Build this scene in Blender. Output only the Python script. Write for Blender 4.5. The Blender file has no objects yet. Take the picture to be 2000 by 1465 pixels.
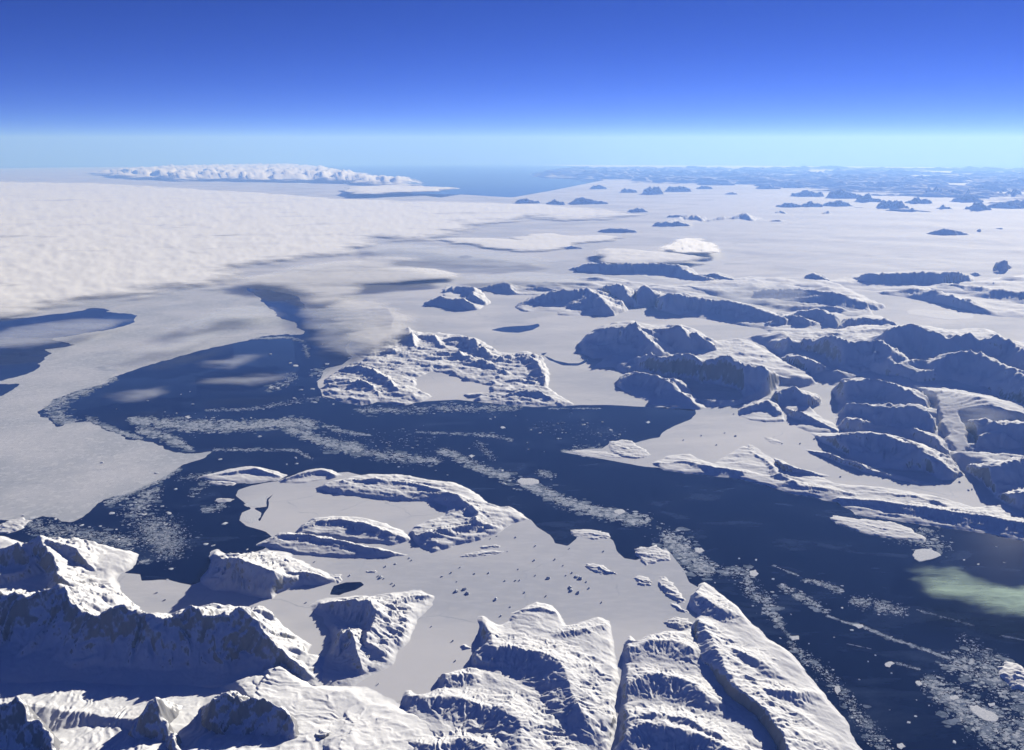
import bpy, math, random
import numpy as np

# ------------------------------------------------------------------ camera, sky, sun, exposure
ALT = 11000.0            # flight altitude, metres
RE = 6.371e6 * 7         # effective Earth radius: the sea and everything on it follow this curvature
HFOV = math.radians(63.0)
DIP = math.sqrt(2 * ALT / RE)
FPX = 1000.0 / math.tan(HFOV / 2)
PITCH = math.atan((732.5 - 322.0) / FPX) + DIP
SUN_AZ, SUN_EL = math.radians(33.0), math.radians(17.0)
SUN_STRENGTH, SKY_STRENGTH, EXPOSURE = 5.0, 0.064, 0.63
HAZE_DENSITY = 1.0 / 235000.0

scene = bpy.context.scene
col = scene.collection
cam_data = bpy.data.cameras.new('camera')
cam_data.sensor_fit = 'HORIZONTAL'
cam_data.angle = HFOV
cam_data.clip_start, cam_data.clip_end = 10.0, 2.0e6
cam = bpy.data.objects.new('camera', cam_data)
cam.location = (0, 0, ALT)
cam.rotation_euler = (math.pi / 2 - PITCH, 0, 0)
col.objects.link(cam)
scene.camera = cam

world = bpy.data.worlds.new('World')
scene.world = world
world.use_nodes = True
wn = world.node_tree
for n in list(wn.nodes):
    wn.nodes.remove(n)
w_out = wn.nodes.new('ShaderNodeOutputWorld')
w_bg = wn.nodes.new('ShaderNodeBackground')
w_sky = wn.nodes.new('ShaderNodeTexSky')
w_sky.sky_type = 'NISHITA'
w_sky.sun_disc = False
w_sky.sun_elevation = SUN_EL
w_sky.sun_rotation = SUN_AZ
w_sky.altitude = 15000
w_sky.air_density = 1.0
w_sky.dust_density = 2.0
w_sky.ozone_density = 6.0
w_tc = wn.nodes.new('ShaderNodeTexCoord')
w_add = wn.nodes.new('ShaderNodeVectorMath'); w_add.operation = 'ADD'
w_add.inputs[1].default_value = (0, 0, 0.002)
w_nrm = wn.nodes.new('ShaderNodeVectorMath'); w_nrm.operation = 'NORMALIZE'
w_hsv = wn.nodes.new('ShaderNodeHueSaturation')
w_hsv.inputs['Saturation'].default_value = 1.12
w_tint = wn.nodes.new('ShaderNodeMix'); w_tint.data_type = 'RGBA'; w_tint.blend_type = 'MULTIPLY'
w_tint.inputs[0].default_value = 1.0; w_tint.inputs[7].default_value = (1.2, .48, 1.30, 1)   # deep polar blue
wn.links.new(w_tc.outputs['Generated'], w_add.inputs[0])
wn.links.new(w_add.outputs[0], w_nrm.inputs[0])
wn.links.new(w_nrm.outputs[0], w_sky.inputs[0])
wn.links.new(w_sky.outputs[0], w_hsv.inputs['Color'])
wn.links.new(w_hsv.outputs[0], w_tint.inputs[6])
wn.links.new(w_tint.outputs[2], w_bg.inputs['Color'])
w_bg.inputs['Strength'].default_value = SKY_STRENGTH
wn.links.new(w_bg.outputs[0], w_out.inputs[0])

sun_data = bpy.data.lights.new('sun', 'SUN')
sun_data.energy = SUN_STRENGTH
sun_data.angle = math.radians(0.53)
sun_data.color = (1.0, 0.975, 0.95)
sun = bpy.data.objects.new('sun', sun_data)
sun.rotation_euler = (math.pi / 2 - SUN_EL, 0, -SUN_AZ + math.pi)
sun.location = (0, 0, 20000)
col.objects.link(sun)
SUNXY = np.array([math.sin(SUN_AZ), math.cos(SUN_AZ)])

vs = scene.view_settings
vs.view_transform = 'Standard'; vs.look = 'None'; vs.gamma = 1.0
vs.use_curve_mapping = False
vs.exposure = EXPOSURE
cy = scene.cycles
cy.use_denoising = True
cy.max_bounces = 8; cy.diffuse_bounces = 1; cy.glossy_bounces = 2
cy.transparent_max_bounces = 24; cy.volume_bounces = 1
cy.caustics_reflective = False; cy.caustics_refractive = False
cy.sample_clamp_indirect = 0.14

# ------------------------------------------------------------------ geometry helpers
def tile(ox, oy):
    """survey sheets: local marks to image marks"""
    return lambda pts: [(ox + p[0] * .35, oy + p[1] * .35) + tuple(p[2:]) for p in pts]
A, B, C = tile(0, 1000), tile(650, 1000), tile(1300, 1000)
D, E, F = tile(0, 550), tile(650, 550), tile(1300, 550)
G, Hh, I = tile(0, 200), tile(650, 280), tile(1300, 280)

def ground(px, py, h=0.0):
    """line of sight of an image mark cut with the curved surface at height h: x, y in metres"""
    px = np.asarray(px, float); py = np.asarray(py, float); h = np.asarray(h, float)
    u = (px - 1000.0) / FPX; v = (py - 732.5) / FPX
    dx = u
    dy = math.cos(PITCH) - v * math.sin(PITCH)
    dz = -math.sin(PITCH) - v * math.cos(PITCH)
    k = (dx * dx + dy * dy) / RE
    disc = np.maximum(dz * dz - 2 * k * (ALT - h), 0.0)
    t = (-dz - np.sqrt(disc)) / k
    return dx * t, dy * t

def gxy(pts):
    a = np.array([p[:2] for p in pts], float)
    h = np.array([p[2] if len(p) > 2 else 0.0 for p in pts], float)
    x, y = ground(a[:, 0], a[:, 1], h)
    return np.stack([x, y], 1), h

def drop(x, y):
    return -(x * x + y * y) / (2 * RE)

# gradient noise, vectorised
_rng = np.random.RandomState(7)
_perm = _rng.permutation(4096).astype(np.int64)
_ang = _rng.rand(4096) * 2 * math.pi
_gx, _gy = np.cos(_ang), np.sin(_ang)
def noise2(x, y, seed=0):
    xi = np.floor(x); yi = np.floor(y)
    fx = x - xi; fy = y - yi
    xi = xi.astype(np.int64) + seed * 131; yi = yi.astype(np.int64) + seed * 57
    u = fx * fx * fx * (fx * (fx * 6 - 15) + 10); v = fy * fy * fy * (fy * (fy * 6 - 15) + 10)
    def g(ix, iy, ax, ay):
        k = _perm[(_perm[ix & 4095] + iy) & 4095]
        return _gx[k] * ax + _gy[k] * ay
    n00 = g(xi, yi, fx, fy); n10 = g(xi + 1, yi, fx - 1, fy)
    n01 = g(xi, yi + 1, fx, fy - 1); n11 = g(xi + 1, yi + 1, fx - 1, fy - 1)
    return 1.5 * ((n00 * (1 - u) + n10 * u) * (1 - v) + (n01 * (1 - u) + n11 * u) * v)
def fbm(x, y, octv=5, seed=0, gain=.5, ridged=False):
    s = np.zeros_like(x); a = 1.0; tot = 0.0
    for o in range(octv):
        n = noise2(x, y, seed + o * 17)
        if ridged: n = 1 - 2.2 * np.abs(n)
        s += a * n; tot += a; a *= gain
        x, y = (x * .8 - y * .6) * 2.03, (x * .6 + y * .8) * 2.03
    return s / tot
_val = _rng.rand(4096)
def eroded(x, y, octv=7, seed=0):
    """noise whose fine detail fades on steep ground: sharp ridges, smooth hollows"""
    s = np.zeros_like(x); dx = np.zeros_like(x); dy = np.zeros_like(x); b = 1.0
    for o in range(octv):
        xi = np.floor(x); yi = np.floor(y); fx = x - xi; fy = y - yi
        xi = xi.astype(np.int64) + (seed + o * 13) * 131; yi = yi.astype(np.int64) + (seed + o * 13) * 57
        u = fx * fx * (3 - 2 * fx); v = fy * fy * (3 - 2 * fy)
        du = 6 * fx * (1 - fx); dv = 6 * fy * (1 - fy)
        def g(ix, iy): return _val[_perm[(_perm[ix & 4095] + iy) & 4095]]
        a = g(xi, yi); b_ = g(xi + 1, yi); c = g(xi, yi + 1); d = g(xi + 1, yi + 1)
        k = a - b_ - c + d
        dx += du * (b_ - a + k * v); dy += dv * (c - a + k * u)
        s += b * (a + (b_ - a) * u + (c - a) * v + k * u * v) / (1 + dx * dx + dy * dy)
        b *= .5
        x, y = (x * .8 - y * .6) * 2.0, (x * .6 + y * .8) * 2.0
    return s
def sstep(a, b, x):
    t = np.clip((x - a) / (b - a), 0, 1)
    return t * t * (3 - 2 * t)

def sdf(poly, x, y):
    """signed distance, positive inside"""
    d = np.full(x.shape, 1e18); inside = np.zeros(x.shape, bool)
    n = len(poly)
    for i in range(n):
        ax, ay = poly[i]; bx, by = poly[(i + 1) % n]
        ex, ey = bx - ax, by - ay
        wx, wy = x - ax, y - ay
        t = np.clip((wx * ex + wy * ey) / (ex * ex + ey * ey + 1e-9), 0, 1)
        d = np.minimum(d, (wx - ex * t) ** 2 + (wy - ey * t) ** 2)
        if ay != by:
            c = ((ay <= y) & (y < by)) | ((by <= y) & (y < ay))
            inside ^= c & (wx < ex * wy / ey)
    return np.sqrt(d) * np.where(inside, 1, -1)

def ridge_height(ridge, x, y, seed=0):
    """height of a crest line: slopes away from it, steeper on the side turned from the sun"""
    pts, steep, gentle, power, spur = ridge
    p, h = gxy(pts)
    best = np.zeros(x.shape)
    seg = np.hypot(*(p[1:] - p[:-1]).T); cum = np.concatenate([[0], np.cumsum(seg)])
    L = max(np.average(h) * .55, 60.0)
    wob = fbm(x / (L * 3), y / (L * 3), 3, seed + 501)
    for i in range(len(p) - 1):
        a, b = p[i], p[i + 1]
        e = b - a
        wx, wy = x - a[0], y - a[1]
        t = np.clip((wx * e[0] + wy * e[1]) / (e @ e + 1e-9), 0, 1)
        ox, oy = wx - e[0] * t, wy - e[1] * t
        d = np.hypot(ox, oy) + 1e-6
        s = (ox * SUNXY[0] + oy * SUNXY[1]) / d
        sl = gentle + (steep - gentle) * sstep(.35, -.35, s)
        hh = h[i] + (h[i + 1] - h[i]) * t
        w = hh / sl * power
        q = np.clip(1 - d / np.maximum(w, 1), 0, 1)
        # spurs and gullies run down the flanks, away from the crest
        sa = (cum[i] + seg[i] * t) / L + wob * 1.1
        sp = np.abs(noise2(sa, d / (L * 5), seed + 511)) * 1.3 + np.abs(noise2(sa * 2.7, d / (L * 2.5), seed + 517)) * .55
        env = np.clip((1 - q) * 2.2, 0, 1) * np.clip(q * 2.5, 0, 1)
        crest = 1 + .09 * noise2(sa * 2.1 + 9.1, sa * 0, seed + 523)
        best = np.maximum(best, hh * crest * q ** power * (1 - spur * np.minimum(sp, 1) * env))
    return best

def mesh_object(name, verts, faces, mat, smooth=True, parent=None):
    """faces: array of quads or tris (n, k), or a list of such arrays"""
    if isinstance(faces, np.ndarray): faces = [faces]
    faces = [f for f in faces if len(f)]
    me = bpy.data.meshes.new(name)
    me.vertices.add(len(verts))
    me.vertices.foreach_set('co', np.asarray(verts, np.float32).ravel())
    loops = np.concatenate([f.ravel() for f in faces]).astype(np.int32)
    sizes = np.concatenate([np.full(len(f), f.shape[1]) for f in faces]).astype(np.int32)
    starts = np.concatenate([[0], np.cumsum(sizes)[:-1]]).astype(np.int32)
    me.loops.add(len(loops)); me.loops.foreach_set('vertex_index', loops)
    me.polygons.add(len(sizes)); me.polygons.foreach_set('loop_start', starts)
    me.polygons.foreach_set('loop_total', sizes)
    me.polygons.foreach_set('use_smooth', np.full(len(sizes), smooth))
    me.update(calc_edges=True); me.validate()
    me.materials.append(mat)
    o = bpy.data.objects.new(name, me)
    o.parent = parent
    col.objects.link(o)
    return o

def attr(o, name, values):
    a = o.data.attributes.new(name, 'FLOAT', 'POINT')
    a.data.foreach_set('value', np.asarray(values, np.float32))

def tag(o, label=None, cat=None, group=None, kind=None):
    if label: o['label'] = label
    if cat: o['category'] = cat
    if group: o['group'] = group
    if kind: o['kind'] = kind
    return o

def local(verts):
    """origin at the middle of the foot of the thing"""
    c = np.array([(verts[:, 0].min() + verts[:, 0].max()) / 2, (verts[:, 1].min() + verts[:, 1].max()) / 2, 0.0])
    c[2] = drop(c[0], c[1])
    return verts - c, c

def polar_rows(r0, r1, dang, cap):
    rows = [r0]
    while rows[-1] < r1:
        r = rows[-1]
        rows.append(r + max(min((r * r + ALT * ALT) / ALT * dang, cap), 6.0))
    return np.array(rows)

# ------------------------------------------------------------------ materials
class NT:
    def __init__(s, name):
        s.m = bpy.data.materials.new(name); s.m.use_nodes = True
        s.t = s.m.node_tree
        for n in list(s.t.nodes): s.t.nodes.remove(n)
        s.out = s.t.nodes.new('ShaderNodeOutputMaterial')
    def n(s, kind, **kw):
        nd = s.t.nodes.new('ShaderNode' + kind)
        for k, v in kw.items():
            if k == 'inp':
                for a, b in v.items():
                    if hasattr(b, 'is_linked') or hasattr(b, 'links'): s.t.links.new(b, nd.inputs[a])
                    else: nd.inputs[a].default_value = b
            else: setattr(nd, k, v)
        return nd
    def math(s, op, a, b=0.0, c=0.0, clamp=False):
        nd = s.t.nodes.new('ShaderNodeMath'); nd.operation = op; nd.use_clamp = clamp
        for i, v in enumerate((a, b, c)):
            if hasattr(v, 'links'): s.t.links.new(v, nd.inputs[i])
            else: nd.inputs[i].default_value = v
        return nd.outputs[0]
    def noise(s, vec, scale, detail=4, rough=.55, dist=0.0):
        nd = s.n('TexNoise', inp={'Scale': scale, 'Detail': detail, 'Roughness': rough, 'Distortion': dist})
        s.t.links.new(vec, nd.inputs['Vector'])
        return nd.outputs[0]
    def ramp(s, v, a, b):
        nd = s.n('MapRange', interpolation_type='SMOOTHSTEP', inp={'From Min': a, 'From Max': b})
        s.t.links.new(v, nd.inputs['Value'])
        return nd.outputs[0]
    def mix(s, f, c1, c2):
        nd = s.t.nodes.new('ShaderNodeMix'); nd.data_type = 'RGBA'
        for i, v in ((0, f), (6, c1), (7, c2)):
            if hasattr(v, 'links'): s.t.links.new(v, nd.inputs[i])
            else: nd.inputs[i].default_value = v
        return nd.outputs[2]
    def world_pos(s):
        return s.n('NewGeometry').outputs['Position']
    def surf(s, sh):
        s.t.links.new(sh, s.out.inputs['Surface']); return s.m

def snow_land(name, rock_amount=.5, scale=1.0, fine=1.0):
    t = NT(name)
    geo = t.n('NewGeometry'); pos = geo.outputs['Position']
    nz = t.n('SeparateXYZ'); t.t.links.new(geo.outputs['Normal'], nz.inputs[0])
    mz = t.n('Mapping', inp={'Scale': (1.0, 1.0, .35)}); t.t.links.new(pos, mz.inputs[0])
    n1 = t.noise(mz.outputs[0], 1 / (120.0 * scale), 8, .68)
    n2 = t.noise(pos, 1 / (700.0 * scale), 4, .5)
    n3 = t.noise(pos, 1 / (28.0 * scale), 4, .6)
    steep = t.math('SUBTRACT', 1.0, nz.outputs['Z'])
    k = t.math('ADD', steep, t.math('MULTIPLY', t.math('SUBTRACT', n1, .5), .75))
    k = t.math('ADD', k, t.math('MULTIPLY', t.math('SUBTRACT', n2, .5), .5))
    rock = t.ramp(k, .53 - .24 * rock_amount, .70 - .22 * rock_amount)
    snow = t.mix(n2, (.80, .82, .85, 1), (.88, .88, .89, 1))
    rockc = t.mix(n3, (.045, .045, .052, 1), (.12, .115, .12, 1))
    c = t.mix(t.math('MULTIPLY', rock, .8), snow, rockc)
    bump = t.n('Bump', inp={'Strength': 1.0, 'Distance': 4.5 * scale * fine})
    t.t.links.new(t.math('ADD', n1, t.math('MULTIPLY', n3, .35)), bump.inputs['Height'])
    p = t.n('BsdfPrincipled', inp={'Base Color': c, 'Roughness': .9, 'Specular IOR Level': .04, 'Normal': bump.outputs[0]})
    return t.surf(p.outputs[0])

def smooth_snow(name):
    t = NT(name); pos = t.world_pos()
    mp = t.n('Mapping', inp={'Scale': (1.0, 3.2, 1.0), 'Rotation': (0, 0, .35)})
    t.t.links.new(pos, mp.inputs[0])
    n1 = t.noise(mp.outputs[0], 1 / 2600.0, 6, .55)
    n2 = t.noise(pos, 1 / 240.0, 5, .6)
    c = t.mix(t.ramp(n1, .35, .7), (.66, .68, .73, 1), (.78, .78, .80, 1))
    bump = t.n('Bump', inp={'Strength': .6, 'Distance': 14.0})
    t.t.links.new(t.math('ADD', n1, t.math('MULTIPLY', n2, .15)), bump.inputs['Height'])
    p = t.n('BsdfPrincipled', inp={'Base Color': c, 'Roughness': .9, 'Specular IOR Level': .04, 'Normal': bump.outputs[0]})
    return t.surf(p.outputs[0])

def sea_ice_mat(name, pack):
    t = NT(name); pos = t.world_pos()
    n1 = t.noise(pos, 1 / 3200.0, 6, .55, .4)
    n2 = t.noise(pos, 1 / 180.0, 6, .68)
    mp = t.n('Mapping', inp={'Scale': (1.0, 2.4, 1.0), 'Rotation': (0, 0, -.5)})
    t.t.links.new(pos, mp.inputs[0])
    n4 = t.noise(mp.outputs[0], 1 / 5200.0, 5, .6, .8)
    if pack:
        vor = t.n('TexVoronoi', feature='F1', inp={'Scale': 1 / 130.0, 'Randomness': 1.0})
        t.t.links.new(pos, vor.inputs['Vector'])
        sep = t.n('SeparateColor'); t.t.links.new(vor.outputs['Color'], sep.inputs[0])
        base = t.mix(t.ramp(n1, .3, .7), (.50, .53, .57, 1), (.66, .67, .70, 1))
        base = t.mix(t.math('MULTIPLY', t.ramp(sep.outputs[0], .55, 1.0), .45), base, (.80, .81, .83, 1))
        base = t.mix(t.math('MULTIPLY', t.ramp(n2, .56, .72), .55), base, (.24, .29, .36, 1))
        c = t.mix(t.math('MULTIPLY', t.ramp(n4, .60, .74), .55), base, (.20, .25, .34, 1))
        bd = 4.0
    else:
        n5 = t.noise(mp.outputs[0], 1 / 11000.0, 6, .55, .6)
        base = t.mix(t.ramp(n5, .36, .64), (.54, .56, .61, 1), (.74, .74, .76, 1))
        base = t.mix(t.math('MULTIPLY', t.ramp(n1, .5, .75), .35), base, (.70, .70, .72, 1))
        c = t.mix(t.math('MULTIPLY', t.ramp(n2, .60, .8), .25), base, (.46, .49, .56, 1))
        ms = t.n('Mapping', inp={'Scale': (.35, 1.0, 1.0), 'Rotation': (0, 0, .3)}); t.t.links.new(pos, ms.inputs[0])
        drift = t.noise(ms.outputs[0], 1 / 160.0, 5, .6)
        c = t.mix(t.math('MULTIPLY', t.ramp(drift, .42, .66), .22), c, (.80, .80, .81, 1))        # wind-blown drifts
        wv = t.n('VectorMath', operation='ADD'); t.t.links.new(pos, wv.inputs[0])
        nd = t.n('TexNoise', inp={'Scale': 1 / 900.0, 'Detail': 4.0}); t.t.links.new(pos, nd.inputs['Vector'])
        sc = t.n('VectorMath', operation='SCALE', inp={'Scale': 700.0}); t.t.links.new(nd.outputs['Color'], sc.inputs[0]); t.t.links.new(sc.outputs[0], wv.inputs[1])
        vor = t.n('TexVoronoi', feature='DISTANCE_TO_EDGE', inp={'Scale': 1 / 2600.0}); t.t.links.new(wv.outputs[0], vor.inputs['Vector'])
        crack = t.math('MULTIPLY', t.math('SUBTRACT', 1.0, t.ramp(vor.outputs['Distance'], .002, .009)), t.ramp(n4, .45, .6))
        c = t.mix(t.math('MULTIPLY', crack, .45), c, (.30, .35, .43, 1))
        bd = 1.6
    bump = t.n('Bump', inp={'Strength': .8, 'Distance': bd})
    t.t.links.new(n2, bump.inputs['Height'])
    p = t.n('BsdfPrincipled', inp={'Base Color': c, 'Roughness': .9, 'Specular IOR Level': .05, 'Normal': bump.outputs[0]})
    return t.surf(p.outputs[0])

def ice_mat(name, c1, c2, scale=40.0):
    t = NT(name); pos = t.world_pos()
    n = t.noise(pos, 1 / scale, 5, .6)
    c = t.mix(t.ramp(n, .35, .65), c1, c2)
    bump = t.n('Bump', inp={'Strength': .5, 'Distance': 4.0})
    t.t.links.new(n, bump.inputs['Height'])
    p = t.n('BsdfPrincipled', inp={'Base Color': c, 'Roughness': .9, 'Specular IOR Level': .04, 'Normal': bump.outputs[0]})
    return t.surf(p.outputs[0])

def water_mat():
    t = NT('sea_water'); pos = t.world_pos()
    mp = t.n('Mapping', inp={'Scale': (1.0, 3.0, 1.0), 'Rotation': (0, 0, -.25)})
    t.t.links.new(pos, mp.inputs[0])
    n1 = t.noise(mp.outputs[0], 1 / 2400.0, 7, .6, .5)
    n2 = t.noise(pos, 1 / 60.0, 4, .6)
    film = t.math('MULTIPLY', t.ramp(n1, .48, .74), t.math('ADD', .15, t.math('MULTIPLY', n2, .6)))
    c = t.mix(film, (.0008, .004, .03, 1), (.055, .08, .15, 1))   # grease ice on black water
    bump = t.n('Bump', inp={'Strength': .05, 'Distance': .4})
    t.t.links.new(n2, bump.inputs['Height'])
    p = t.n('BsdfPrincipled', inp={'Base Color': c, 'Roughness': .04, 'IOR': 1.33, 'Specular IOR Level': .4, 'Normal': bump.outputs[0]})
    return t.surf(p.outputs[0])

def cloud_mat(name, color, size, lo, hi, thin=1.0, stretch=1.8, relief=.8):
    t = NT(name); pos = t.world_pos()
    mp = t.n('Mapping', inp={'Scale': (1.0, stretch, 1.0)})
    t.t.links.new(pos, mp.inputs[0])
    dens = t.n('Attribute', attribute_name='cover').outputs['Fac']
    n = t.noise(mp.outputs[0], 1 / size, 8, .6, .6)
    n2 = t.noise(mp.outputs[0], 1 / (size * 5), 4, .5, .4)
    k = t.math('ADD', dens, t.math('MULTIPLY', t.math('SUBTRACT', n, .5), .9))
    k = t.math('ADD', k, t.math('MULTIPLY', t.math('SUBTRACT', n2, .5), 1.3))
    alpha = t.math('MULTIPLY', t.math('MULTIPLY', t.ramp(k, lo, hi), t.ramp(dens, .02, .4)), thin)
    d = t.n('BsdfDiffuse', inp={'Color': color}); tl = t.n('BsdfTranslucent', inp={'Color': color})
    bump = t.n('Bump', inp={'Strength': .5, 'Distance': size * .02})
    t.t.links.new(n, bump.inputs['Height'])
    # light diffuses inside a cloud: shading varies less with the slope of its skin
    nv = t.n('VectorMath', operation='SCALE', inp={'Scale': relief}); t.t.links.new(bump.outputs[0], nv.inputs[0])
    nu = t.n('VectorMath', operation='ADD'); t.t.links.new(nv.outputs[0], nu.inputs[0]); nu.inputs[1].default_value = (.06, .09, .25)
    nn = t.n('VectorMath', operation='NORMALIZE'); t.t.links.new(nu.outputs[0], nn.inputs[0])
    t.t.links.new(nn.outputs[0], d.inputs['Normal'])
    m1 = t.n('MixShader', inp={0: .12}); t.t.links.new(d.outputs[0], m1.inputs[1]); t.t.links.new(tl.outputs[0], m1.inputs[2])
    tr = t.n('BsdfTransparent')
    m2 = t.n('MixShader'); t.t.links.new(alpha, m2.inputs[0])
    t.t.links.new(tr.outputs[0], m2.inputs[1]); t.t.links.new(m1.outputs[0], m2.inputs[2])
    return t.surf(m2.outputs[0])

M_NEAR = snow_land('snowy_rock', .7)
M_PEAK = snow_land('snowy_alpine_rock', .98)
M_MID = snow_land('snowy_rock_mid', .3, 1.6)
M_FAR = snow_land('snowy_rock_far', .4, 5.0)
M_SNOW = smooth_snow('wind_packed_snow')
M_FAST = sea_ice_mat('fast_ice', False)
M_PACK = sea_ice_mat('pack_ice', True)
M_FLOE = ice_mat('floe_ice', (.60, .63, .68, 1), (.80, .81, .83, 1))
M_BRASH = ice_mat('brash_ice', (.28, .33, .40, 1), (.58, .61, .66, 1), 120.0)
M_SLUSH = ice_mat('slush_ice', (.06, .085, .13, 1), (.20, .24, .31, 1), 260.0)
M_BERG = ice_mat('berg_ice', (.66, .72, .78, 1), (.84, .85, .87, 1))
M_WATER = water_mat()

# ------------------------------------------------------------------ the sea
def sea():
    az = np.concatenate([np.linspace(-180, -62, 40), np.linspace(-60, 60, 361), np.linspace(62, 180, 40)]) * math.pi / 180
    r = np.concatenate([[0, 1500, 3000, 5000], polar_rows(7000, 960000, .0024, 5000)])
    R, Z = np.meshgrid(r, az, indexing='ij')
    x, y = R * np.sin(Z), R * np.cos(Z)
    v = np.stack([x, y, drop(x, y) - np.clip((R - 50000) / 4000, 0, 60)], -1).reshape(-1, 3)
    n, m = R.shape
    i, j = np.meshgrid(np.arange(n - 1), np.arange(m - 1), indexing='ij')
    q = np.stack([i * m + j, i * m + j + 1, (i + 1) * m + j + 1, (i + 1) * m + j], -1).reshape(-1, 4)[:, ::-1]
    o = mesh_object('sea', v, q, M_WATER)
    tag(o, 'dark navy open sea filling the channel and the bay', kind='structure')
sea()

# ------------------------------------------------------------------ sea ice with open water cut out of it
WATER = [
 [(2120, 1080), (1900, 1020), (1671, 990), (1559, 955), (1440, 925), (1370, 918), (1297, 914), (1259, 912), (1210, 902), (1157, 893),
  (1094, 883), (1150, 877), (1175, 876), (1196, 861), (1238, 865), (1252, 861), (1290, 854), (1294, 847), (1315, 833), (1350, 818), (1360, 809), (1358, 798),
  (1330, 794), (1273, 795), (1196, 791), (1133, 791), (1119, 792), (1052, 793), (961, 787), (895, 781), (825, 784), (790, 789), (737, 784),
  (706, 790), (667, 783), (629, 774), (618, 745), (640, 720), (667, 712), (690, 698), (672, 683), (685, 668), (760, 650), (770, 622), (755, 602), (700, 603), (650, 600), (595, 602),
  (588, 585), (574, 576), (525, 567), (483, 563), (514, 588), (539, 613), (546, 623), (574, 629), (591, 644), (586, 654), (560, 653), (507, 658), (455, 671), (402, 683),
  (350, 697), (301, 709), (266, 721), (224, 735), (196, 751), (140, 767), (98, 783), (66, 807), (94, 818), (119, 832), (130, 826), (171, 825), (210, 840),
  (262, 858), (315, 872), (336, 881), (367, 886), (416, 882), (395, 896), (350, 914), (315, 935), (259, 961), (206, 975), (189, 984), (161, 1008), (133, 1017),
  (84, 1007), (52, 1021), (0, 1015), (-120, 1018), (-150, 1065), (60, 1075), (200, 1085), (245, 1119), (273, 1122), (276, 1135), (300, 1134), (329, 1133), (371, 1143), (388, 1136), (420, 1120),
  (425, 1085), (444, 1086), (483, 1082), (514, 1073), (540, 1055), (518, 1038), (480, 1028), (465, 1017), (472, 1001), (490, 993), (478, 980), (460, 968), (465, 957), (490, 949), (518, 944), (560, 938),
  (620, 925), (680, 922), (720, 932), (790, 938), (850, 948), (920, 966), (958, 990), (1000, 1008), (1038, 1015), (1049, 1028), (1073, 1045), (1084, 1061), (1108, 1066),
  (1126, 1052), (1128, 1036), (1182, 1042), (1199, 1056), (1206, 1077), (1220, 1091), (1241, 1095), (1262, 1088), (1300, 1070), (1318, 1092), (1335, 1113), (1347, 1138), (1362, 1147),
  (1400, 1200), (1500, 1300), (1600, 1400), (1650, 1500), (1660, 1900), (2600, 1900), (2400, 1200)],
 D([(-400, 215), (-100, 212), (100, 205), (300, 185), (500, 150), (590, 150), (600, 170), (700, 180), (770, 190), (740, 230), (600, 270), (420, 300), (280, 320),
    (410, 350), (380, 365), (250, 375), (280, 400), (240, 420), (230, 480), (100, 530), (0, 550), (-400, 570)]),
 D([(-300, 570), (0, 565), (110, 570), (50, 610), (0, 640), (-300, 660)]),
 E([(885, 272), (950, 255), (1020, 248), (1100, 243), (1150, 235), (1155, 250), (1110, 272), (1030, 286), (950, 282)]),
 B([(-20, 465), (0, 415), (70, 395), (150, 393), (172, 408), (120, 440), (60, 455), (30, 468)]),
 E([(1160, 400), (1200, 395), (1180, 410), (1240, 440), (1310, 455), (1370, 455), (1430, 425), (1420, 445), (1370, 470), (1290, 468), (1210, 440)]),
 D([(1440, 1329), (1460, 1290), (1405, 1262), (1485, 1255), (1490, 1210), (1530, 1180), (1500, 1215), (1495, 1260), (1475, 1295), (1450, 1340)]),
 [(560, 316), (700, 322), (1000, 322), (1160, 326), (1140, 340), (1180, 352), (1080, 372), (1000, 386), (900, 380), (860, 386), (790, 378), (720, 352), (640, 340), (560, 330)],
]
WATER_G = [gxy(w)[0] for w in WATER]
PACK_G = gxy([(-900, 600), (-200, 560), (300, 560), (480, 560), (560, 600), (700, 640), (640, 730), (560, 800), (480, 880), (410, 910), (330, 960), (200, 1040), (-300, 1060), (-1500, 1100)])[0]

def water_field(x, y):
    """distance to open water, positive on ice"""
    d = np.full(x.shape, -1e18)
    for w in WATER_G:
        d = np.maximum(d, sdf(w, x, y))
    return -d

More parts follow.
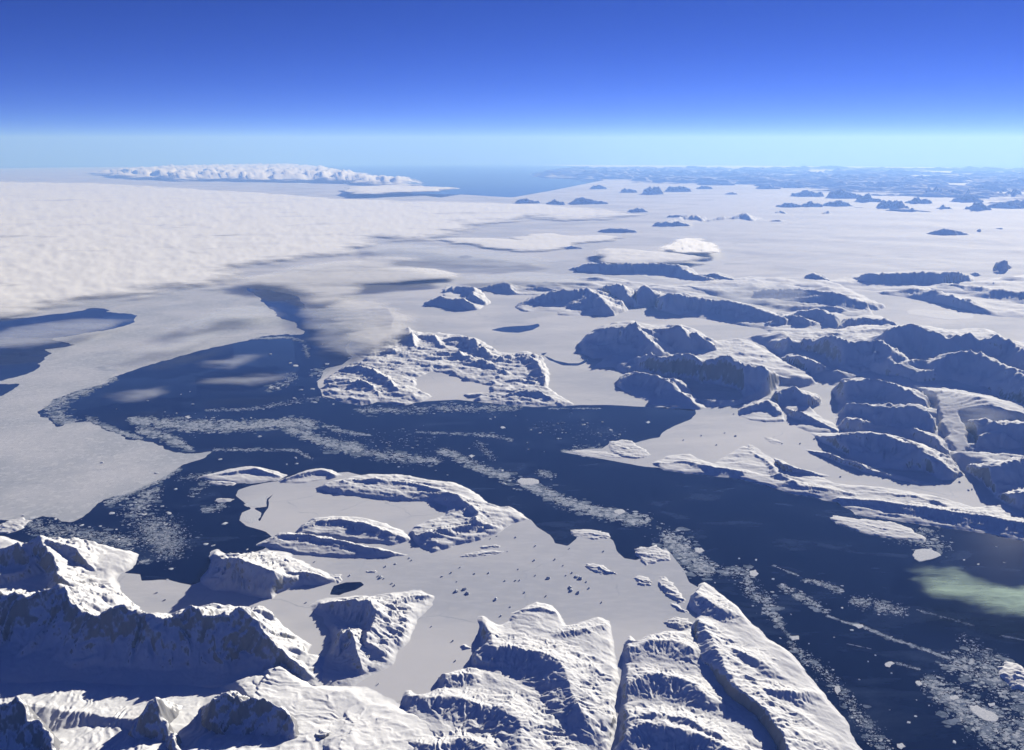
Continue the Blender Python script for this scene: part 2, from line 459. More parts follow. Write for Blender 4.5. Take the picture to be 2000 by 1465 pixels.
def sea_ice():
    az = np.linspace(-46, 46, 1024 + 1) * math.pi / 180
    r = polar_rows(8500, 900000, .00115, 4200)
    k = 8
    r = r[:(len(r) - 1) // k * k + 1]
    R, Z = np.meshgrid(r, az, indexing='ij')
    x, y = R * np.sin(Z), R * np.cos(Z)
    px = np.clip(R / 26000, .5, 6)
    wx = fbm(x / 1800, y / 1800, 5, 3) * 260 * np.minimum(px, 2)
    wy = fbm(x / 1800, y / 1800, 5, 9) * 260 * np.minimum(px, 2)
    sm = sdf(PACK_G, x, y)
    inpack = sstep(-1500, 1500, sm)
    f = water_field(x + wx * (.35 + .65 * inpack), y + wy * (.35 + .65 * inpack))
    f = f + fbm(x / 420, y / 420, 4, 21) * (25 + 120 * inpack)
    f = f + sstep(.25, .6, fbm(x / 2600, y / 5200, 4, 33)) * -0.0
    n, m = R.shape
    zc = drop(x, y)
    for name, part, mat, label in (('pack_ice', sm, M_PACK, 'mottled grey pack ice wrapped around the dark bay'),
                                   ('fast_ice', -sm, M_FAST, 'smooth pale fast ice frozen between the islands and coasts')):
        g = np.minimum(f, part + (0 if name == 'pack_ice' else 1.0))
        verts, quads, tris, skirt = [], [], [], []
        # whole blocks
        nb, mb = (n - 1) // k, (m - 1) // k
        idx = np.arange(n * m).reshape(n, m)
        gb = np.stack([g[a:a + nb * k:1][::k][:nb][:, b:][:, ::k][:, :mb] for a in range(k + 1) for b in range(k + 1)
                       if a < k + 1 and b < k + 1], 0) if False else None
        gmin = np.full((nb, mb), 1e18); gmax = np.full((nb, mb), -1e18)
        for a in range(k + 1):
            for b in range(k + 1):
                s_ = g[a:a + (nb - 1) * k + 1:k, b:b + (mb - 1) * k + 1:k]
                gmin = np.minimum(gmin, s_); gmax = np.maximum(gmax, s_)
        full = gmin > 0
        bi, bj = np.nonzero(full)
        q_full = np.stack([idx[bi * k, bj * k], idx[bi * k, bj * k + k], idx[bi * k + k, bj * k + k], idx[bi * k + k, bj * k]], -1)
        cross = (gmax > 0) & ~full
        bi, bj = np.nonzero(cross)
        oi, oj = np.meshgrid(np.arange(k), np.arange(k), indexing='ij')
        ci = (bi[:, None] * k + oi.ravel()[None]).ravel(); cj = (bj[:, None] * k + oj.ravel()[None]).ravel()
        c4 = np.stack([idx[ci, cj], idx[ci, cj + 1], idx[ci + 1, cj + 1], idx[ci + 1, cj]], -1)
        gf = g.ravel()
        inside = gf[c4] > 0
        cnt = inside.sum(1)
        q_full = np.concatenate([q_full, c4[cnt == 4]])
        X, Y = x.ravel(), y.ravel()
        # cut cells as two triangles each
        part_c = c4[(cnt > 0) & (cnt < 4)]
        T = np.concatenate([part_c[:, [0, 1, 2]], part_c[:, [0, 2, 3]]])
        ins = gf[T] > 0; cn = ins.sum(1)
        ex_v, ex_t, ex_q, edges = [], [], [], []
        base_n = n * m
        t_full = T[cn == 3]
        def cutp(a, b):
            ga, gb_ = gf[a], gf[b]
            tt = ga / (ga - gb_)
            return np.stack([X[a] + (X[b] - X[a]) * tt, Y[a] + (Y[b] - Y[a]) * tt], -1)
        cur = base_n
        for want in (1, 2):
            S = T[cn == want]; si = ins[cn == want]
            if not len(S): continue
            odd = np.argmax(si if want == 1 else ~si, 1)
            rows_ = np.arange(len(S))
            a = S[rows_, odd]; b = S[rows_, (odd + 1) % 3]; c = S[rows_, (odd + 2) % 3]
            p1, p2 = cutp(a, b), cutp(a, c)
            i1 = cur + np.arange(len(S)); i2 = cur + len(S) + np.arange(len(S)); cur += 2 * len(S)
            ex_v += [p1, p2]
            if want == 1: ex_t.append(np.stack([a, i1, i2], -1)); edges.append(np.stack([i1, i2], -1))
            else: ex_q.append(np.stack([i1, b, c, i2], -1)); edges.append(np.stack([i2, i1], -1))
        P = np.concatenate([np.stack([X, Y], -1)] + ex_v)
        zz = drop(P[:, 0], P[:, 1]) + np.clip(np.hypot(P[:, 0], P[:, 1]) / 20000, 1.5, 12)
        ed = np.concatenate(edges) if edges else np.zeros((0, 2), int)
        low = np.unique(ed); mp = np.zeros(len(P), int); mp[low] = len(P) + np.arange(len(low))
        V = np.concatenate([np.column_stack([P, zz]), np.column_stack([P[low], zz[low] - 30])])
        sk = np.stack([ed[:, 0], mp[ed[:, 0]], mp[ed[:, 1]], ed[:, 1]], -1)
        quads = [q_full[:, ::-1]] + [e[:, ::-1] for e in ex_q] + [sk]
        tris = [t_full[:, ::-1]] + [e[:, ::-1] for e in ex_t]
        used = np.zeros(len(V), bool)
        for q in quads + tris: used[q.ravel()] = True
        re = np.cumsum(used) - 1
        o = mesh_object(name, V[used], [re[q] for q in quads + tris], mat, smooth=False)
        tag(o, label, kind='structure')
sea_ice()

# ------------------------------------------------------------------ land
HS = {'snowy_rock_mid': 1.8, 'snowy_rock_far': 1.9, 'wind_packed_snow': 1.4}
STRIKE = (0.97, -0.24)     # foliation of the scoured gneiss islands
def land(name, label, poly, ridges=(), base=40.0, blen=600.0, coast=250.0, amp=25.0, size=500.0, aniso=2.2, ridged=.35,
         warp=.0, mat=None, strike=STRIKE, seed=0, steep=.75, gentle=.35, power=1.25, da=.055, dd=.00075, floor=-14.0, crag=0.0, hs=None, ss=1.0, ero=None, spur=.6):
    if ero is None: ero = {'snowy_rock': (48, 520), 'snowy_alpine_rock': (120, 900), 'snowy_rock_mid': (170, 1100), 'snowy_rock_far': (120, 2600)}.get((mat or M_NEAR).name, (0, 500))
    if hs is None: hs = HS.get((mat or M_NEAR).name, 1.0)
    ridges = [dict(rd, pts=[(p[0], p[1], p[2] * hs) for p in rd['pts']]) if isinstance(rd, dict) else [(p[0], p[1], p[2] * hs) for p in rd] for rd in ridges]
    pg, _ = gxy(poly)
    rs = []
    ext = [pg]
    for rd in ridges:
        o = dict(steep=steep, gentle=gentle, power=power)
        if isinstance(rd, dict):
            o.update({k_: v_ for k_, v_ in rd.items() if k_ != 'pts'}); pts = rd['pts']
        else: pts = rd
        rs.append((pts, o['steep'] * ss, o['gentle'], o['power'], spur))
        ext.append(gxy(pts)[0])
    al = np.concatenate(ext)
    az, rr = np.arctan2(al[:, 0], al[:, 1]), np.hypot(al[:, 0], al[:, 1])
    a0, a1, r0, r1 = az.min(), az.max(), rr.min(), rr.max()
    pa, pr = max((a1 - a0) * .04, .002), max((r1 - r0) * .04, 60)
    a0 -= pa; a1 += pa; r0 = max(r0 - pr, 4000); r1 += pr
    na = int(max((a1 - a0) / math.radians(da), 36)) + 1
    r = polar_rows(r0, r1, dd, (r1 - r0) / 40)
    R, Z = np.meshgrid(r, np.linspace(a0, a1, na), indexing='ij')
    x, y = R * np.sin(Z), R * np.cos(Z)
    # irregular outlines: positions are warped before the outline and crests are looked up
    ws = warp if warp else size * .35
    wl = size * 1.6
    x1 = x + fbm(x / wl, y / wl, 5, seed + 101) * ws
    y1 = y + fbm(x / wl, y / wl, 5, seed + 151) * ws
    d = sdf(pg, x1, y1)
    c = sstep(0, coast, d)
    h = base * (1 - np.exp(-np.maximum(d, 0) / blen))
    rh = np.zeros_like(h)
    for rd in rs:
        rh = np.maximum(rh, ridge_height(rd, x1, y1, seed))
    s = 20.0
    h = np.where(rh > 0, np.maximum(h, rh) + s * np.exp(-np.abs(h - rh) / s) * .25, h)
    sx = (x1 * strike[0] + y1 * strike[1]) / aniso; sy = -x1 * strike[1] + y1 * strike[0]
    n1 = fbm(sx / size, sy / size, 8, seed, .47)
    n2 = fbm(sx / size * 1.7, sy / size * 1.7, 6, seed + 211, .5, True)
    n = (1 - ridged) * n1 + ridged * (n2 - .3)
    cre = np.exp(-np.abs(fbm(sx / size * .9, sy / size * .9, 4, seed + 77)) * 14)      # joints and gullies
    h = h + (.55 * amp * n - .25 * amp * cre) * (.6 + np.minimum(h / 500.0, .6))
    if ero[0]:
        e_ = eroded(sx * aniso ** .5 / ero[1], sy * aniso ** .5 / ero[1], 8, seed + 61)
        h = h + ero[0] * (e_ - .45) * (.35 + np.minimum(h / 500.0, .9))
    if crag:
        g = fbm(x / 260, y / 260, 6, seed + 300, .58, True)
        h = h + .6 * crag * (g - .3) * sstep(.15, .75, rh / max(rh.max(), 1))
    h = h * c + np.where(d < 0, np.maximum(d * .25, -60), 0) - 1.0
    z = h + drop(x, y)
    m = na
    keep = h > floor
    quad = keep[:-1, :-1] | keep[1:, :-1] | keep[:-1, 1:] | keep[1:, 1:]
    i, j = np.nonzero(quad)
    q = np.stack([i * m + j, (i + 1) * m + j, (i + 1) * m + j + 1, i * m + j + 1], -1)[:, ::-1]
    used = np.zeros(R.size, bool); used[q.ravel()] = True
    re = np.cumsum(used) - 1
    v = np.stack([x, y, z], -1).reshape(-1, 3)[used]
    v, c0 = local(v)
    o = mesh_object(name, v, re[q], mat or M_NEAR)
    o.location = c0
    tag(o, label, kind='structure')
    return o

def blob(cx, cy, rx, ry, tilt=0.0, n=11, seed=0):
    """small outline around an image mark, lying on the water"""
    rg = random.Random(seed); out = []
    for k in range(n):
        a = 2 * math.pi * k / n; f = rg.uniform(.78, 1.15)
        u, v = rx * f * math.cos(a), ry * f * math.sin(a)
        out.append((cx + u, cy + v + u * tilt))
    return out

# --- foreground, left: pyramid peak and its shoulders
land('mountain', 'dark pyramid peak with bright snow shoulders above the icy cove',
     A([(-500, 230), (-100, 140), (0, 130), (90, 150), (170, 178), (300, 165), (480, 178), (620, 195), (790, 235), (765, 290), (690, 345), (665, 400), (690, 520), (720, 560), (600, 640), (300, 650), (-500, 650)]),
     [A([(225, 128, 800), (280, 165, 700), (420, 210, 480), (480, 280, 280), (540, 340, 120)]),
      A([(225, 135, 800), (110, 190, 640), (0, 215, 520), (-300, 250, 520)]),
      A([(235, 150, 780), (275, 230, 560), (310, 300, 480), (345, 372, 620), (420, 400, 350), (520, 430, 200)]),
      A([(190, 262, 420), (100, 330, 350), (-100, 360, 350)])],
     base=160, blen=500, amp=45, size=600, mat=M_PEAK, seed=1, aniso=1.2, steep=1.0, gentle=.5, crag=60)
# --- foreground: long shaded ridge
land('mountain_ridge', 'long jagged ridge with its shaded blue face above the dark valley',
     A([(-600, 300), (0, 330), (300, 380), (500, 420), (690, 480), (800, 560), (900, 590), (1100, 560), (1250, 560), (1400, 540), (1500, 590), (1620, 670), (1700, 715), (1735, 745), (1720, 790), (1810, 800), (1850, 900),
        (1800, 1000), (1500, 1010), (1200, 1010), (800, 1000), (300, 980), (-600, 980)]),
     [dict(pts=A([(-400, 430, 1000), (0, 450, 960), (150, 466, 920), (270, 430, 980), (330, 415, 1030), (400, 480, 940), (450, 545, 850), (540, 590, 780), (670, 540, 880), (760, 570, 830), (850, 578, 830),
                  (900, 605, 770), (980, 592, 800), (1070, 538, 900), (1130, 590, 800), (1200, 582, 850), (1335, 533, 1000), (1420, 600, 800), (1500, 700, 600), (1600, 800, 380), (1700, 880, 220), (1760, 870, 120)]),
           steep=1.0, gentle=.62, power=1.35),
      dict(pts=A([(690, 640, 560), (740, 760, 300), (730, 830, 200)]), steep=1.0, gentle=.8),
      dict(pts=A([(1010, 660, 580), (1060, 780, 300)]), steep=1.0, gentle=.8),
      dict(pts=A([(1335, 580, 860), (1320, 700, 500), (1250, 810, 260)]), steep=1.1, gentle=.8),
      dict(pts=A([(330, 480, 860), (260, 640, 420), (120, 760, 250)]), steep=1.0, gentle=.8)],
     base=150, blen=900, coast=200, amp=40, size=420, mat=M_PEAK, seed=2, aniso=1.2, ridged=.6, crag=120)
# --- foreground: snow shelf and peaks at the bottom
land('snowfield', 'bright rolling snowfield between the shaded valley and the near peaks',
     A([(-700, 930), (300, 930), (900, 960), (1300, 930), (1500, 860), (1580, 840), (1700, 880), (1800, 960), (1950, 950), (2050, 990), (2150, 1040), (2300, 1090), (2420, 1110), (2600, 1180), (2800, 1600), (2700, 2000), (-900, 2000)]),
     [dict(pts=A([(1572, 846, 330), (1530, 900, 330), (1490, 985, 340), (1440, 1050, 400), (1400, 1120, 420)]), steep=.6, gentle=.16),
      dict(pts=A([(1940, 1120, 190), (2000, 1200, 260), (1900, 1330, 420), (1900, 1500, 500)]), steep=.4, gentle=.2),
      dict(pts=A([(-300, 1090, 300), (250, 1110, 300), (550, 1110, 280), (760, 1150, 300), (900, 1200, 320)]), steep=.35, gentle=.2),
      dict(pts=A([(200, 1400, 420), (900, 1400, 480), (1500, 1400, 520)]), steep=.3, gentle=.2)],
     base=190, blen=900, coast=500, amp=14, size=900, mat=M_NEAR, spur=.12, ero=(35, 500), seed=3, aniso=1.1, ridged=.15)
land('mountain_peak', 'near rocky peak with dark left flank at the edge of the snowfield',
     A([(-500, 1060), (0, 1060), (105, 1030), (180, 1080), (240, 1160), (330, 1230), (420, 1330), (500, 1600), (-500, 1600)]),
     [dict(pts=A([(-400, 1120, 700), (0, 1100, 680), (60, 1075, 720), (108, 1048, 820), (135, 1120, 700), (150, 1170, 600), (245, 1185, 560), (275, 1260, 520), (350, 1340, 500), (420, 1450, 520)]), steep=1.0, gentle=.8)],
     base=220, blen=300, coast=420, amp=30, size=260, mat=M_PEAK, seed=4, aniso=1.1, ridged=.6, crag=90)
land('mountain_peak', 'pointed near peak with a white notch beside its dark west flank',
     A([(560, 1400), (700, 1250), (790, 1130), (850, 1035), (920, 1080), (1130, 1070), (1150, 1110), (1060, 1180), (1020, 1250), (1100, 1340), (1150, 1600), (500, 1600)]),
     [dict(pts=A([(800, 1150, 600), (835, 1090, 700), (860, 1048, 800), (900, 1100, 700), (945, 1138, 640), (1010, 1118, 680), (980, 1190, 600), (975, 1260, 560), (1060, 1330, 520), (1100, 1450, 520)]), steep=1.1, gentle=.8)],
     base=220, blen=300, coast=420, amp=30, size=260, mat=M_PEAK, seed=5, aniso=1.1, ridged=.6, crag=90)
land('mountain_peak', 'broad near peak with rock ribs along its crest and shaded bowl below',
     A([(1000, 1140), (1150, 1060), (1200, 1010), (1270, 990), (1400, 1030), (1500, 1040), (1600, 1080), (1700, 1160), (1740, 1230), (1760, 1330), (1700, 1450), (1200, 1450), (1050, 1200)]),
     [dict(pts=A([(1010, 1130, 600), (1120, 1090, 640), (1185, 1040, 760), (1260, 1003, 830), (1340, 1048, 740), (1400, 1050, 720), (1470, 1058, 720), (1550, 1083, 720), (1640, 1160, 600), (1700, 1225, 500), (1705, 1300, 440)]), steep=.95, gentle=.8)],
     base=230, blen=300, coast=420, amp=30, size=260, mat=M_PEAK, seed=6, aniso=1.1, ridged=.6, crag=100)
land('rocky_knob', 'small dark rocky knob poking from snow below the broad near peak', A(blob(1800, 1300, 70, 50, 0, seed=3)),
     [A([(1760, 1290, 420), (1800, 1268, 520), (1840, 1300, 420)])], base=330, blen=60, coast=60, amp=20, size=120, mat=M_PEAK, seed=8, crag=40)
# --- hill by the cove
land('hill', 'steep sided hill casting a long shadow over the icy cove',
     A([(1165, 215), (1215, 205), (1275, 240), (1350, 235), (1440, 240), (1480, 215), (1600, 212), (1650, 222), (1650, 250), (1750, 300), (1905, 368), (1890, 395), (1790, 415), (1680, 415), (1560, 450), (1530, 490), (1400, 472), (1300, 452), (1180, 440),
        (1120, 402), (1110, 370), (1150, 320), (1175, 270)]),
     [dict(pts=A([(1200, 225, 90), (1240, 260, 300), (1300, 254, 600), (1400, 285, 540), (1520, 335, 440), (1555, 375, 380), (1545, 440, 150)]), steep=.85, gentle=.38),
      dict(pts=A([(1620, 330, 200), (1690, 335, 210), (1760, 345, 190), (1850, 375, 90)]), steep=.7, gentle=.3)],
     base=60, blen=300, coast=260, amp=28, size=350, mat=M_NEAR, seed=9, crag=50)
land('hill', 'two topped rocky hill standing between fast ice and snowfield',
     [(595, 1184), (616, 1172), (640, 1166), (680, 1164), (720, 1163), (780, 1154), (825, 1150), (853, 1164), (846, 1185), (815, 1210), (804, 1252), (780, 1273), (772, 1297), (758, 1311), (720, 1324), (695, 1345), (650, 1350),
      (620, 1345), (595, 1315), (612, 1301), (637, 1276), (644, 1245), (626, 1210)],
     [dict(pts=[(630, 1178, 120), (690, 1172, 330), (723, 1174, 470), (736, 1196, 440), (722, 1232, 380), (716, 1255, 300)], steep=.8, gentle=.4),
      dict(pts=[(664, 1246, 330), (681, 1233, 440), (692, 1255, 350), (697, 1282, 240), (709, 1308, 110)], steep=.9, gentle=.45),
      dict(pts=[(760, 1175, 200), (800, 1165, 160), (835, 1162, 90)], steep=.5, gentle=.3)],
     base=50, blen=300, coast=260, amp=30, size=330, mat=M_NEAR, seed=10, crag=60)
# --- foreground middle headland
land('headland', 'broad bumpy rock headland rising between two arms of ice',
     B([(803, 578), (840, 580), (930, 622), (965, 605), (1000, 560), (1060, 530), (1140, 498), (1230, 520), (1280, 580), (1310, 630), (1360, 625), (1480, 580), (1550, 600), (1580, 720), (1590, 860), (1598, 960), (1585, 1100), (1590, 1180), (1590, 1260),
        (1560, 1330), (1500, 1700), (0, 1700), (150, 1330), (250, 1180), (300, 1110), (380, 1115), (385, 1060), (400, 1000), (440, 985), (480, 1030), (570, 990), (600, 920), (700, 880), (770, 860), (765, 800), (830, 770), (815, 680)]),
     [dict(pts=B([(815, 600, 70), (870, 650, 160), (900, 745, 260), (1050, 755, 310), (1180, 790, 340), (1250, 820, 360), (1290, 880, 340), (1330, 1000, 320), (1390, 1120, 290), (1500, 1190, 150)]), steep=.62, gentle=.25, power=1.0),
      dict(pts=B([(1060, 540, 90), (1150, 530, 130), (1240, 560, 90)]), steep=.5, gentle=.3),
      dict(pts=B([(1250, 680, 140), (1400, 650, 150), (1530, 620, 90)]), steep=.5, gentle=.25),
      dict(pts=B([(590, 960, 120), (680, 900, 190), (780, 900, 180)]), steep=.6, gentle=.4),
      dict(pts=B([(395, 1030, 110), (520, 1040, 160), (650, 1030, 210), (800, 1070, 240), (960, 1100, 300), (1040, 1160, 320), (1060, 1300, 320), (1100, 1450, 320)]), steep=.45, gentle=.2, power=1.0),
      dict(pts=B([(380, 1290, 150), (460, 1280, 200), (560, 1300, 240), (760, 1260, 280), (860, 1300, 300)]), steep=.5, gentle=.3)],
     base=120, blen=350, coast=170, amp=38, size=330, aniso=1.9, ridged=.35, seed=11, hs=1.05, ss=.47, spur=.35, strike=(.8, -.6), crag=0)
# --- foreground right headlands
land('headland', 'knobbly blue shaded headland beside the narrow ice cleft',
     B([(1640, 690), (1660, 685), (1700, 720), (1760, 690), (1830, 665), (1950, 660)]) + C([(150, 640), (260, 800), (330, 950), (500, 1100), (640, 1250), (700, 1700), (-300, 1700)]) + B([(1570, 1329), (1600, 1240), (1600, 1170), (1590, 1130), (1605, 960), (1612, 860), (1622, 740)]),
     [dict(pts=B([(1650, 760, 150), (1780, 720, 210), (1900, 720, 230), (2000, 760, 240)]), steep=.4, gentle=.25),
      dict(pts=B([(1640, 960, 200), (1780, 900, 270), (1950, 930, 270), (2080, 1010, 260)]), steep=.5, gentle=.3),
      dict(pts=B([(1620, 1150, 200), (1800, 1120, 290), (1960, 1150, 300), (2150, 1230, 300)]), steep=.5, gentle=.3),
      dict(pts=B([(1640, 1240, 220), (1750, 1170, 300), (1850, 1190, 310), (2050, 1240, 320), (2200, 1320, 320)]), steep=.6, gentle=.25)],
     base=150, blen=250, coast=160, amp=42, size=260, aniso=1.4, ridged=.3, seed=12, hs=1.05, ss=.47, spur=.35, strike=(.8, -.6))
land('headland', 'long bright headland sloping down to the dark channel',
     C([(212, 388), (300, 440), (370, 500), (450, 590), (550, 670), (580, 712), (680, 770), (735, 812), (800, 900), (860, 980), (930, 1060), (1012, 1150), (1042, 1230), (1115, 1329), (1350, 1700), (700, 1700), (650, 1450), (600, 1329), (540, 1230), (430, 1120), (330, 1050),
        (260, 950), (170, 865), (135, 780), (138, 700), (150, 620), (165, 578), (125, 520), (130, 462)]),
     [dict(pts=C([(205, 400, 90), (170, 450, 150), (240, 490, 200), (330, 545, 190)]), steep=.7, gentle=.25, power=1.0),
      dict(pts=C([(170, 610, 200), (210, 625, 260), (270, 740, 300), (330, 860, 330), (420, 990, 360), (520, 1100, 370), (620, 1230, 370), (690, 1340, 370), (800, 1550, 370)]), steep=.75, gentle=.27, power=1.0),
      dict(pts=C([(380, 760, 230), (480, 800, 230), (540, 840, 200)]), steep=.6, gentle=.3),
      dict(pts=C([(560, 985, 230), (700, 1000, 200), (810, 1005, 120)]), steep=.6, gentle=.3)],
     base=70, blen=300, coast=170, amp=34, size=300, aniso=2.4, ridged=.35, seed=13, hs=1.05, ss=.47, spur=.35, strike=(.72, -.69))
# --- skerries around the fast ice
SK = [(B, 1780, 240, 105, 55, .05, 60, 'layered snowy islet with stepped ledges at the fast ice edge by the channel'),
      (B, 1440, 125, 125, 28, .12, 40, 'flat rocky islet between two dark inlets of open water'),
      (B, 1490, 318, 95, 28, .3, 55, 'lone elongated islet frozen in ice south of the dark inlets'),
      (B, 1730, 385, 58, 32, .3, 45, 'small round islet frozen in beside the triple skerry chain'),
      (B, 1880, 435, 90, 52, .65, 60, 'rough humped islet in the chain pointing at the bright headland'),
      (B, 1930, 535, 60, 20, .5, 35, 'narrow dark skerry between humped islet and headland'),
      (B, 1930, 622, 85, 36, .05, 60, 'low islet touching the bright headland tip'),
      (B, 820, 235, 150, 18, -.1, 35, 'string of flat skerries south of the long island'),
      (B, 880, 195, 70, 14, -.1, 30, 'small skerry close under the long island'),
      (B, 745, 752, 42, 14, .05, 35, 'tiny skerry west of the broad bumpy headland'),
      (B, 210, 335, 40, 12, 0, 25, 'tiny skerry north of the two topped hill'),
      (B, 20, 370, 45, 30, 0, 40, 'low islet beside the small dark meltwater pool'),
      (A, 70, 75, 100, 38, -.25, 50, 'low snowy islet off the pyramid peak shore'),
      (C, 1190, 90, 260, 45, .2, 45, 'ragged low islet of snow trailing brash across the channel'),
      (C, 1960, 920, 110, 70, .25, 80, 'white humped islet beside broken floes in the channel'),
      (E, 1480, 965, 150, 20, .08, 30, 'low skerry at the channel end of the broad ice shelf'),
      (E, 1640, 935, 120, 48, .25, 60, 'rounded snowy islet at the channel corner of the ice shelf'),
      (F, 605, 890, 55, 16, .3, 30, 'small dark skerry frozen in the broad ice shelf'),
      (F, 500, 945, 50, 25, .5, 35, 'rough skerry north of the layered coast strip'),
      (F, 420, 975, 25, 10, .1, 25, 'tiny skerry north of the layered coast strip'),
      (F, 1545, 185, 190, 26, .08, 25, 'flat dark islet lying in the far fjord ice'),
      (D, 1240, 1125, 90, 14, .05, 30, 'thin skerry off the twin snowy island'),
      (D, 1250, 1220, 60, 14, -.1, 25, 'thin skerry beside the cracked floe'),
      (E, 1440, 375, 70, 30, .2, 90, 'round dark islet beside the cracked ice of the bay'),
      (E, 440, 450, 45, 22, 0, 70, 'dark knob islet in the low snowy archipelago'),
      ]
for k_, (T_, cx, cy_, rx, ry, tl, hh, lab) in enumerate(SK):
    land('islet', lab, T_(blob(cx, cy_, rx, ry, tl, 14, seed=k_ + 40)),
         [dict(pts=T_([(cx - rx * .6, cy_ - rx * .6 * tl - 3, hh * .6), (cx, cy_ - 5, hh), (cx + rx * .6, cy_ + rx * .6 * tl - 3, hh * .6)]), steep=.6, gentle=.3)],
         base=hh * .5, blen=80, coast=70, amp=hh * .5, size=140, warp=110, ero=(hh * 1.1, 120), aniso=3.2, seed=200 + k_ * 3, da=.05, dd=.0006)
# --- islands of the middle ground, near side of the bay
land('island', 'slim snowy island lying along the south edge of the bay',
     D([(1090, 1092), (1180, 1070), (1280, 1045), (1400, 1028), (1500, 1045), (1610, 1080), (1560, 1108), (1400, 1130), (1300, 1122), (1180, 1112)]),
     [D([(1200, 1075, 60), (1320, 1055, 110), (1420, 1040, 140), (1500, 1062, 120), (1560, 1085, 60)])], base=30, blen=200, coast=100, amp=26, size=260, seed=14, hs=1.0, ss=.62)
land('island', 'short humped snowy island tucked against the smooth white ice',
     D([(1540, 1112), (1640, 1078), (1720, 1050), (1780, 1038), (1850, 1048), (1915, 1080), (1850, 1100), (1780, 1112), (1700, 1128), (1600, 1128)]),
     [D([(1600, 1095, 80), (1720, 1060, 140), (1790, 1048, 150), (1870, 1075, 90)])], base=30, blen=200, coast=100, amp=26, size=260, seed=15, hs=1.0, ss=.62)
land('island', 'long curved rock island with ledges enclosing a white ice lagoon',
     [(608, 954), (650, 938), (720, 926), (790, 928), (846, 938), (888, 942), (920, 956), (958, 984), (978, 990), (1000, 990), (1038, 1015), (1005, 1022), (981, 1040), (930, 1060), (895, 1066), (850, 1080), (820, 1070), (795, 1042), (812, 1025), (868, 1005), (872, 990), (846, 981), (800, 980), (751, 977), (685, 968), (640, 964)],
     [dict(pts=[(630, 948, 70), (680, 938, 140), (740, 936, 180), (800, 942, 190), (860, 955, 200), (905, 975, 220), (935, 1000, 220), (930, 1020, 210), (880, 1030, 220), (835, 1038, 200)], steep=.55, gentle=.3),
      dict(pts=[(985, 998, 70), (1020, 1010, 50)]), dict(pts=[(940, 1030, 150), (965, 1022, 120)])],
     base=120, blen=260, coast=140, amp=52, size=300, ero=(110, 420), aniso=2.6, seed=16, hs=1.0, ss=.62)
land('island', 'smooth backed island with a shaded southern face on the fast ice',
     [(570, 1046), (592, 1022), (610, 1012), (650, 1008), (702, 1009), (755, 1022), (790, 1036), (806, 1056), (770, 1066), (735, 1062), (700, 1060), (620, 1050)],
     [dict(pts=[(590, 1030, 110), (620, 1016, 170), (665, 1013, 200), (710, 1022, 210), (755, 1036, 170), (790, 1052, 80)], steep=.6, gentle=.35)], base=90, blen=200, coast=140, amp=36, size=260, ero=(90, 380), aniso=2.6, seed=17, hs=1.0, ss=.62)
land('island', 'tapering island with a crisp snow crest just south of the smooth backed one',
     [(500, 1064), (525, 1050), (546, 1039), (590, 1042), (630, 1048), (700, 1064), (750, 1072), (810, 1086), (765, 1089), (665, 1091), (595, 1086), (525, 1072)],
     [dict(pts=[(515, 1062, 60), (550, 1042, 150), (600, 1044, 180), (660, 1054, 180), (710, 1066, 160), (770, 1080, 80)], steep=.6, gentle=.35)], base=80, blen=200, coast=140, amp=28, size=260, ero=(90, 380), aniso=2.6, seed=18, hs=1.0, ss=.62)
# --- layered coast along the channel, right
land('coast', 'layered rocky coast strip along the far side of the dark channel',
     [(1270, 905), (1300, 890), (1345, 885), (1390, 905), (1450, 870), (1500, 888), (1530, 905), (1600, 930), (1640, 945), (1700, 950), (1780, 958), (1850, 975), (1900, 990), (1960, 985), (2040, 1010), (2200, 1040), (2300, 1150), (2000, 1056), (1895, 1038), (1800, 1026),
      (1671, 1006), (1636, 982), (1559, 968), (1500, 950), (1440, 935), (1370, 928), (1300, 920)],
     [dict(pts=[(1285, 905, 50), (1340, 900, 110), (1390, 912, 140), (1450, 922, 120)], steep=.5, gentle=.25),
      dict(pts=[(1460, 880, 60), (1500, 900, 120), (1520, 925, 150), (1560, 945, 160), (1620, 952, 160), (1660, 962, 130)], steep=.5, gentle=.25),
      dict(pts=[(1640, 975, 100), (1720, 980, 190), (1800, 990, 220), (1880, 1003, 240), (1960, 1012, 250), (2060, 1030, 250), (2200, 1060, 250)], steep=.5, gentle=.22),
      dict(pts=[(1700, 960, 60), (1780, 966, 110), (1850, 985, 120)], steep=.5, gentle=.25)],
     base=45, blen=300, coast=120, amp=52, size=360, aniso=3.2, seed=19, hs=.9, ss=.65, ero=(110, 420), strike=(.95, -.31), mat=M_MID)
land('island', 'thin dark ridge island stretching across the broad ice shelf',
     F([(760, 935), (880, 945), (1000, 985), (1150, 1045), (1300, 1078), (1530, 1140), (1400, 1130), (1250, 1095), (1100, 1060), (980, 1015), (880, 975), (800, 955)]),
     [F([(790, 940, 40), (900, 952, 90), (1010, 992, 130), (1150, 1050, 130), (1300, 1086, 90), (1480, 1130, 40)])], base=25, blen=150, coast=80, amp=25, size=260, seed=20, mat=M_MID)
land('island', 'wedge shaped dark ridge island north of the layered coast strip',
     F([(595, 975), (650, 1000), (700, 1030), (800, 1055), (945, 1088), (850, 1090), (740, 1075), (650, 1065), (610, 1020)]),
     [F([(605, 985, 70), (660, 1020, 130), (740, 1045, 120), (860, 1075, 60)])], base=25, blen=150, coast=80, amp=25, size=260, seed=21, mat=M_MID)
